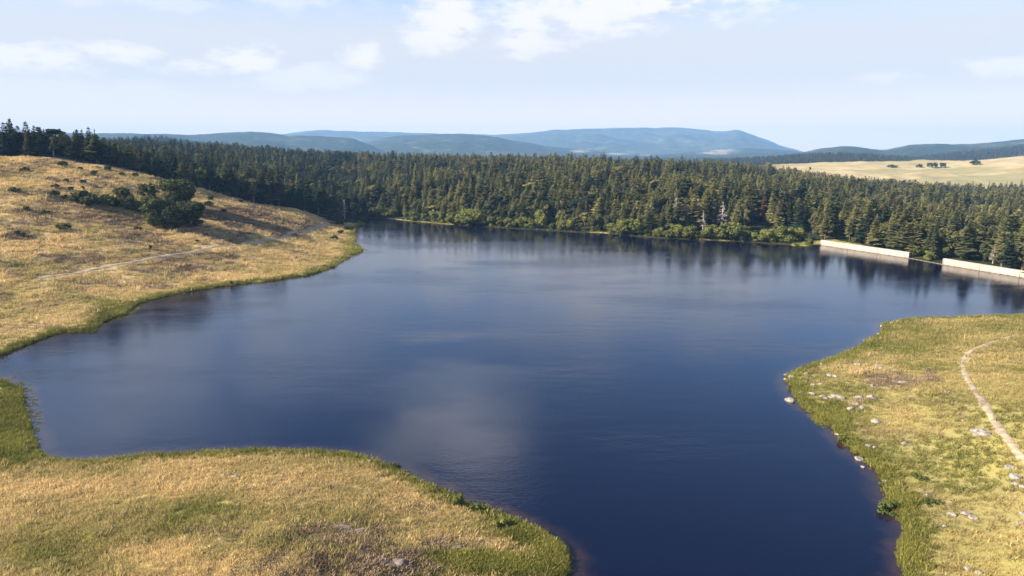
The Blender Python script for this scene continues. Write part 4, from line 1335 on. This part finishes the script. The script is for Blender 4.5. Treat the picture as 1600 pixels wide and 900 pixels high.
STN = [stone_mesh(k, f, .25) for k, f in ((1, .6), (2, .75), (3, .5), (4, .65), (5, .42))]
for s_ in STN:
    s_.materials.append(M['rock'])
STONES = [  # pixel, width in pixels, label
    (1234, 627, 13, 'white boulder standing in water off the right point'), (1237, 591, 10, 'pale boulder at the tip of the right point'), (1227, 586, 5, 'small stone in water beyond the tip of the right point'), (1227, 593, 5, 'smaller stone in water next to the tip boulder'),
    (1252, 576, 7, 'white stone at upper edge of the right point'), (1251, 615, 8, 'flat stone on the waterline below the tip boulder'), (1260, 586, 9, 'pale stone just behind the tip boulder'), (1262, 590, 6, 'stone touching the pale one behind the tip'),
    (1270, 602, 7, 'brown stone low on the right point'), (1282, 600, 6, 'half buried stone in grass of the right point'), (1258, 600, 6, 'round stone on the shore below the tip boulder'), (1296, 588, 8, 'pale stone left of the white one in the point grass'),
    (1304, 589, 10, 'white stone in the middle of the point grass'), (1339, 571, 9, 'flat grey stone far back on the right point'), (1374, 575, 10, 'white flat stone right of the far grey stone'), (1362, 603, 7, 'small white stone under the pink ledges'),
    (1269, 617, 9, 'pale slab left of the stone row above green shore'), (1285, 620, 9, 'stone second in the row above the green shore'), (1290, 623, 7, 'stone third in the row above the green shore'), (1299, 622, 9, 'dark gapped stone in the row above the green shore'),
    (1306, 621, 13, 'biggest white stone of the row above the green shore'), (1315, 623, 9, 'rightmost stone of the row above the green shore'), (1342, 622, 11, 'rounded pale boulder right of the stone row'), (1363, 623, 13, 'flat pinkish boulder right of the rounded pale one'),
    (1338, 632, 9, 'cream stone below the rounded pale boulder'), (1330, 640, 12, 'white stone lowest of the group below the stone row'), (1347, 638, 9, 'grey stone beside the lowest white stone'), (1368, 660, 14, 'long flat pale slab in the sloping grass'),
    (1308, 679, 7, 'white stone on the small water bush'), (1343, 718, 12, 'white stone on the waterline in the right shore bend'), (1348, 730, 6, 'little stone below the waterline white stone'), (1356, 698, 8, 'grey stone in rough grass above the shore bend'), (1367, 700, 9, 'dull stone right of the grey one above the shore bend'),
    (1382, 753, 8, 'flat stone at the water edge below the bend'), (1392, 765, 7, 'round pale stone at the water edge above the big bush'), (1535, 680, 19, 'large white boulder left of the path'), (1519, 674, 8, 'small stone left of the large white boulder'), (1505, 658, 6, 'white pebble in grass above the large boulder'),
    (1586, 747, 15, 'biggest boulder of the group under the path'), (1578, 731, 11, 'pale boulder at top of the group under the path'), (1587, 757, 8, 'small white stone below the biggest path boulder'), (1599, 762, 8, 'stone at the right picture edge under the path group'),
    (1487, 805, 13, 'white wedge stone in the lower right meadow'), (1509, 804, 11, 'flat stone right of the white wedge stone'), (1522, 810, 12, 'long flat stone right of the flat one'), (1463, 823, 6, 'little pale stone below the white wedge'), (1474, 822, 8, 'dull stone beside the little pale one'),
    (1449, 775, 7, 'white stone in grass above the wedge stone'), (1598, 804, 8, 'pale stone at the right edge of the lower meadow'), (1594, 818, 8, 'grey stone below the one at the right edge'), (1530, 896, 8, 'white stone at the bottom of the right meadow'), (1512, 890, 8, 'dark stone at the bottom of the right meadow'),
    (1378, 530, 7, 'dark stone in water off the upper right shore'), (1373, 523, 6, 'small stone in water above the dark one'), (1380, 510, 8, 'grey stone at the corner of the upper right shore'), (1394, 506, 8, 'stone along the upper right shore'), (1404, 504, 7, 'brown stone right along the upper right shore'),
    (1430, 498, 8, 'low pale stone on the upper right shoreline'), (1284, 570, 7, 'stone among the shore rubble above the point'), (1276, 572, 6, 'brown rubble stone on the shore above the point'),
    (350, 744, 10, 'pale angular stone in the near left grass'), (367, 747, 10, 'grey stone right of the pale angular one'), (440, 746, 11, 'brown stone in the near dry grass'), (658, 757, 7, 'dark stone at the near waterline'), (551, 712, 6, 'dark stone at the top of the near shore'), (483, 703, 5, 'small dark stone in water off the near shore'),
    (578, 722, 8, 'pale stone on the near shore curve'), (682, 768, 7, 'pinkish stone on the near shore above the bush'), (693, 776, 7, 'dark stone left of the bright near-shore bush'), (742, 787, 7, 'white stone right of the bright near-shore bush')]
for i, (px, py, wpx, lab) in enumerate(STONES):
    q = on_ground(px, py)
    dist = math.hypot(q[0], math.hypot(q[1], CAM_H))
    r_ = wpx / FPX * dist * .53
    o = obj('stone', STN[i % 5], None)
    o.location = (q[0], q[1], q[2] + r_ * .14)
    o.scale = (r_, r_, r_)
    o.rotation_euler = (rng.uniform(-.2, .2), rng.uniform(-.2, .2), rng.uniform(0, 6.28))
    tag(o, lab, 'stone', 'stones along the shores')
for px, py, wpx, n, mt, lab in [(1375, 591, 26, 7, 'rock', 'pinkish rock ledge in the middle of the right point'), (1409, 596, 32, 8, 'rock', 'wider pinkish rock ledge right of the first ledge'), (1455, 589, 22, 8, 'brownrock', 'dark broken rocks right of the pink ledges'),
                                (694, 858, 44, 9, 'brownrock', 'dark rock heap on the right of the near knoll'), (540, 832, 70, 10, 'brownrock', 'brown rock outcrop on top of the near knoll'), (600, 880, 56, 9, 'brownrock', 'grey rock outcrop low on the near knoll'), (1425, 693, 20, 6, 'rock', 'grey rubble in rough grass of the right shore')]:
    q = on_ground(px, py)
    dist = math.hypot(q[0], math.hypot(q[1], CAM_H))
    me = outcrop_mesh(int(px), n, 1.0)
    me.materials.append(M[mt])
    r_ = wpx / FPX * dist * .42
    o = obj('rock_outcrop', me, None)
    o.location = (q[0], q[1], q[2] - r_ * .08)
    o.scale = (r_, r_, r_ * .6)
    o.rotation_euler = (0, 0, rng.uniform(-.3, .3))
    tag(o, lab, 'rock', 'rock outcrops')

# ------------------------------------------------------------------ paths
def path_strip(name, px_pts, width, wob=0.3):
    Q = np.array([on_ground(x, y)[:2] for x, y in px_pts])
    out = []
    for a, b_ in zip(Q[:-1], Q[1:]):
        k = max(2, int(np.linalg.norm(b_ - a) / .7))
        out += [a + (b_ - a) * i / k for i in range(k)]
    out.append(Q[-1])
    C_ = np.array(out)
    for _ in range(30):
        C_[1:-1] = (C_[:-2] + C_[1:-1] * 2 + C_[2:]) / 4
    T = np.gradient(C_, axis=0)
    T /= np.linalg.norm(T, axis=1, keepdims=True)
    N = np.stack([-T[:, 1], T[:, 0]], 1)
    cols = np.linspace(-1, 1, 5)
    s_ = np.arange(len(C_))
    V_ = []
    for c_ in cols:
        wv = width * .5 * (1 + wob * 2 * fbm(s_ / 4.0, s_ * 0 + c_ * 3, 5, 3))
        p_ = C_ + N * (c_ * wv)[:, None]
        z = height(p_[:, 0], p_[:, 1]) + ((0.13 if name == 'path' and width < 1.4 else 0.2) if abs(c_) < .9 else 0.02)
        V_.append(np.column_stack([p_, z]))
    V_ = np.stack(V_, 1).reshape(-1, 3)
    i, j = np.meshgrid(np.arange(len(C_) - 1), np.arange(4), indexing='ij')
    F_ = np.stack([i * 5 + j, i * 5 + j + 1, (i + 1) * 5 + j + 1, (i + 1) * 5 + j], -1).reshape(-1, 4)
    me = mesh_from(name, V_, F_, True)
    bm = bmesh.new()
    bm.from_mesh(me)
    bmesh.ops.recalc_face_normals(bm, faces=bm.faces)
    bm.to_mesh(me)
    bm.free()
    o = obj(name, me, M['path'])
    o['kind'] = 'structure'
    return C_


PATHS = [path_strip('path', [(1790, 520), (1670, 522), (1600, 525), (1562, 532), (1530, 542), (1508, 556), (1503, 572), (1512, 592), (1525, 615), (1540, 636), (1555, 660), (1572, 686), (1600, 716), (1650, 760), (1720, 822), (1800, 905), (1900, 1010)], 1.15, .7),
         path_strip('path', [(60, 436), (130, 424), (200, 411), (260, 400), (310, 391), (360, 384), (410, 377), (440, 373), (480, 360), (512, 348)], 1.7, .4)]

# ------------------------------------------------------------------ grass and reeds
def tuft(seed, n, hgt, spread, width, lean, mat):
    r = random.Random(seed)
    s = Soup()
    for k in range(n):
        a, q = r.uniform(0, 6.28), math.sqrt(r.random()) * spread
        x, y = math.cos(a) * q, math.sin(a) * q
        h = hgt * r.uniform(.5, 1.1)
        b = r.uniform(0, 6.28)
        lx, ly = math.cos(b) * lean * h * r.random() + x * .3, math.sin(b) * lean * h * r.random() + y * .3
        c = r.uniform(0, 6.28)
        dx, dy = math.cos(c) * width, math.sin(c) * width
        v = r.random()
        s.quad((x - dx, y - dy, -.05), (x + dx, y + dy, -.05), (x + lx * .5 + dx * .7, y + ly * .5 + dy * .7, h * .6), (x + lx * .5 - dx * .7, y + ly * .5 - dy * .7, h * .6), v)
        s.quad((x + lx * .5 - dx * .7, y + ly * .5 - dy * .7, h * .6), (x + lx * .5 + dx * .7, y + ly * .5 + dy * .7, h * .6), (x + lx + dx * .2, y + ly + dy * .2, h), (x + lx - dx * .2, y + ly - dy * .2, h), v)
    return s.mesh('tuft', M[mat])


TUF = [tuft(k, 26, .34, .38, .022, .8, 'grass') for k in range(4)]
REE = [tuft(20 + k, 30, .55, .42, .028, .5, 'reed') for k in range(4)]


def rand_pts(n, x0, x1, y0, y1):
    """random ground points, spread evenly over a patch of the picture's ground"""
    return np.stack([rng.uniform(x0, x1, n), rng.uniform(y0, y1, n)], 1)


def land_tufts():
    P_ = np.vstack([rand_pts(92000, -112, 20, 36, 108), rand_pts(140000, 22, 235, 36, 202), rand_pts(78000, -290, -40, 130, 330), rand_pts(16000, -170, -50, 330, 400)])
    s = shore(P_[:, 0], P_[:, 1])
    ok = s > 0.15
    P_, s = P_[ok], s[ok]
    z = height(P_[:, 0], P_[:, 1], s)
    px, py = project(P_[:, 0], P_[:, 1], z)
    d = np.hypot(P_[:, 0], P_[:, 1])
    ok = (px > -420) & (px < 2020) & (py < 1200) & (py > 230) & ((d < 240) | (px < 560)) & ~((px < 560) & (P_[:, 1] > crest_at(px) + 2))
    for C_, hw in zip(PATHS, (.62, 1.45)):
        for i in range(0, len(C_), 1):
            ok &= np.hypot(P_[:, 0] - C_[i, 0], P_[:, 1] - C_[i, 1]) > hw
    return P_[ok], s[ok], z[ok], px[ok], py[ok], d[ok]


GP, GSd, GZ, GPX, GPY, GD = land_tufts()
gl = blob_mask(GP[:, 0], GP[:, 1], GPX, GPY, LUSH, 47, .8)
gh = heath_shadow_at(GP[:, 0], GP[:, 1], GPX, GPY)
n = len(GP)
gr = (GPX > 1150).astype(float)
tint = .80 - .50 * gl - .34 * gr - .25 * gh + fbm(GP[:, 0] / 11, GP[:, 1] / 9, 55, 5) * 1.5 + rng.normal(0, .07, n)
cove = (GPX < 85) & (GPY > 575) & (GPY < 722) & (GP[:, 1] < 140)
keepg = ~cove & (rng.random(n) > gh * np.where(GD > 110, 1.1, .75)) & (rng.random(n) < .45 + 1.1 * (fbm(GP[:, 0] / 3.5, GP[:, 1] / 3.5, 61, 3) + .4))
sz = (rng.uniform(.45, 1.05, n) + (rng.random(n) < .07) * rng.uniform(.4, 1.0, n)) * (1 + .9 * sstep(GD, 110, 260))
reedy = GSd < np.minimum(.5 + GD / 150.0, 2.2) * (1 + 2.2 * fbm(GP[:, 0] / 6, GP[:, 1] / 6, 63, 3))
gsel = keepg & ~reedy
sc_ = np.stack([sz * 1.25, sz * 1.25, sz], 1)
scatter('grass', np.column_stack([GP, GZ])[gsel], rng.integers(0, 4, gsel.sum()), sc_[gsel], rng.uniform(0, 6.28, gsel.sum()), tint.clip(0, 1)[gsel], [(t_,) for t_ in TUF])

HEA = [tuft(40 + k, 34, .22, .42, .028, .9, 'heather') for k in range(3)]
hsel = (rng.random(n) < gh * np.where(GD > 110, .95, .6)) & ~reedy & ~gsel
hsz = rng.uniform(.7, 1.5, n) * (1 + .9 * sstep(GD, 110, 260))
scatter('heather', np.column_stack([GP, GZ])[hsel], rng.integers(0, 3, hsel.sum()), np.stack([hsz * 1.3, hsz * 1.3, hsz], 1)[hsel], rng.uniform(0, 6.28, hsel.sum()), (.4 + fbm(GP[:, 0] / 3, GP[:, 1] / 3, 57, 3) * 1.4 + rng.normal(0, .15, n)).clip(0, 1)[hsel], [(t_,) for t_ in HEA])

# reeds: a fringe along every near waterline, thick in the marshy corners
fr = []
for i in range(len(LAKE)):
    a = LAKE[i]
    if a[1] < 36 or a[1] > 420 or isdam[i]:
        continue
    k = int(5 + 8 * min(1, 120 / a[1])) if a[1] < 250 or a[0] < -70 else (3 if -66 < a[0] < -30 or 85 < a[0] < 95 else rng.integers(0, 2))
    fr.append(a + N_[i] * rng.uniform(-.35, 1.3, (k, 1)) * (0.6 + a[1] / 220) * (1 + 1.6 * float(fbm(np.array([a[0] / 6]), np.array([a[1] / 6]), 63, 3)[0])) + rng.normal(0, .5 + a[1] / 400, (k, 2)))
fr = np.vstack(fr)
s = shore(fr[:, 0], fr[:, 1])
fpx, fpy = project(fr[:, 0], fr[:, 1], 0 * s)
okf = (s > -.5) & ((fpx > 85) | (fpy < 575) | (fpy > 722) | (rng.random(len(fr)) < .3))
fr, s = fr[okf], s[okf]
MARSH = [(20, 655, 44, 70), (8, 700, 50, 40), (182, 489, 36, 15), (553, 390, 18, 10), (1290, 652, 26, 16), (1400, 790, 24, 16), (1408, 850, 16, 40), (868, 862, 22, 40), (828, 838, 30, 14), (775, 893, 70, 16)]
mp = []
for bx_, by_, bw, bh in MARSH:
    k = int(bw * bh * 1.5) if by_ > 500 else int(bw * bh * 1.2)
    for _ in range(k):
        q = at_z(bx_ + rng.normal(0, .55) * bw, by_ + rng.normal(0, .5) * bh, .05)
        mp.append(q[:2])
mp = np.array(mp)
sm = shore(mp[:, 0], mp[:, 1])
mpx, mpy = project(mp[:, 0], mp[:, 1], 0 * sm)
okm = (sm > np.where(mp[:, 1] > 100, -2.0, -.7)) & ((mpx > 85) | (mpy < 575) | (rng.random(len(mp)) < .22))
allr = np.vstack([fr, mp[okm]])
sa_ = np.concatenate([s, sm[okm]])
za = np.maximum(height(allr[:, 0], allr[:, 1], sa_), -.06)
n = len(allr)
da = np.hypot(allr[:, 0], allr[:, 1])
sz = rng.uniform(.45, 1.1, n) * (1 + .8 * sstep(da, 110, 300)) * np.where(sa_ < 0, .5, 1)
tint = (.62 + fbm(allr[:, 0] / 5, allr[:, 1] / 5, 71, 3) * 1.2 + rng.normal(0, .14, n)).clip(0, 1)
scatter('reeds', np.column_stack([allr, za]), rng.integers(0, 4, n), np.stack([sz * 1.3, sz * 1.3, sz], 1), rng.uniform(0, 6.28, n), tint, [(t_,) for t_ in REE])

# ------------------------------------------------------------------ haze over the land
V_ = [(x, y, z) for z in (-40.0, 330.0) for x, y in ((-9500, -9500), (9500, -9500), (9500, 10300), (-9500, 10300))]
F_ = [(3, 2, 1, 0), (4, 5, 6, 7), (0, 1, 5, 4), (1, 2, 6, 5), (2, 3, 7, 6), (3, 0, 4, 7)]
m, t, out = new_mat('haze')
pv = t.node('ShaderNodeVolumePrincipled')
pv.inputs['Color'].default_value = (0.31, 0.58, 1.0, 1)
pv.inputs['Density'].default_value = HAZE_DENSITY
pv.inputs['Anisotropy'].default_value = 0.0
t.l.new(pv.outputs[0], out.inputs['Volume'])
hz = obj('haze', mesh_from('haze', np.array(V_), F_), m)
hz['kind'] = 'stuff'
print('trees', nT, 'tufts', int(gsel.sum()), 'reeds', n)
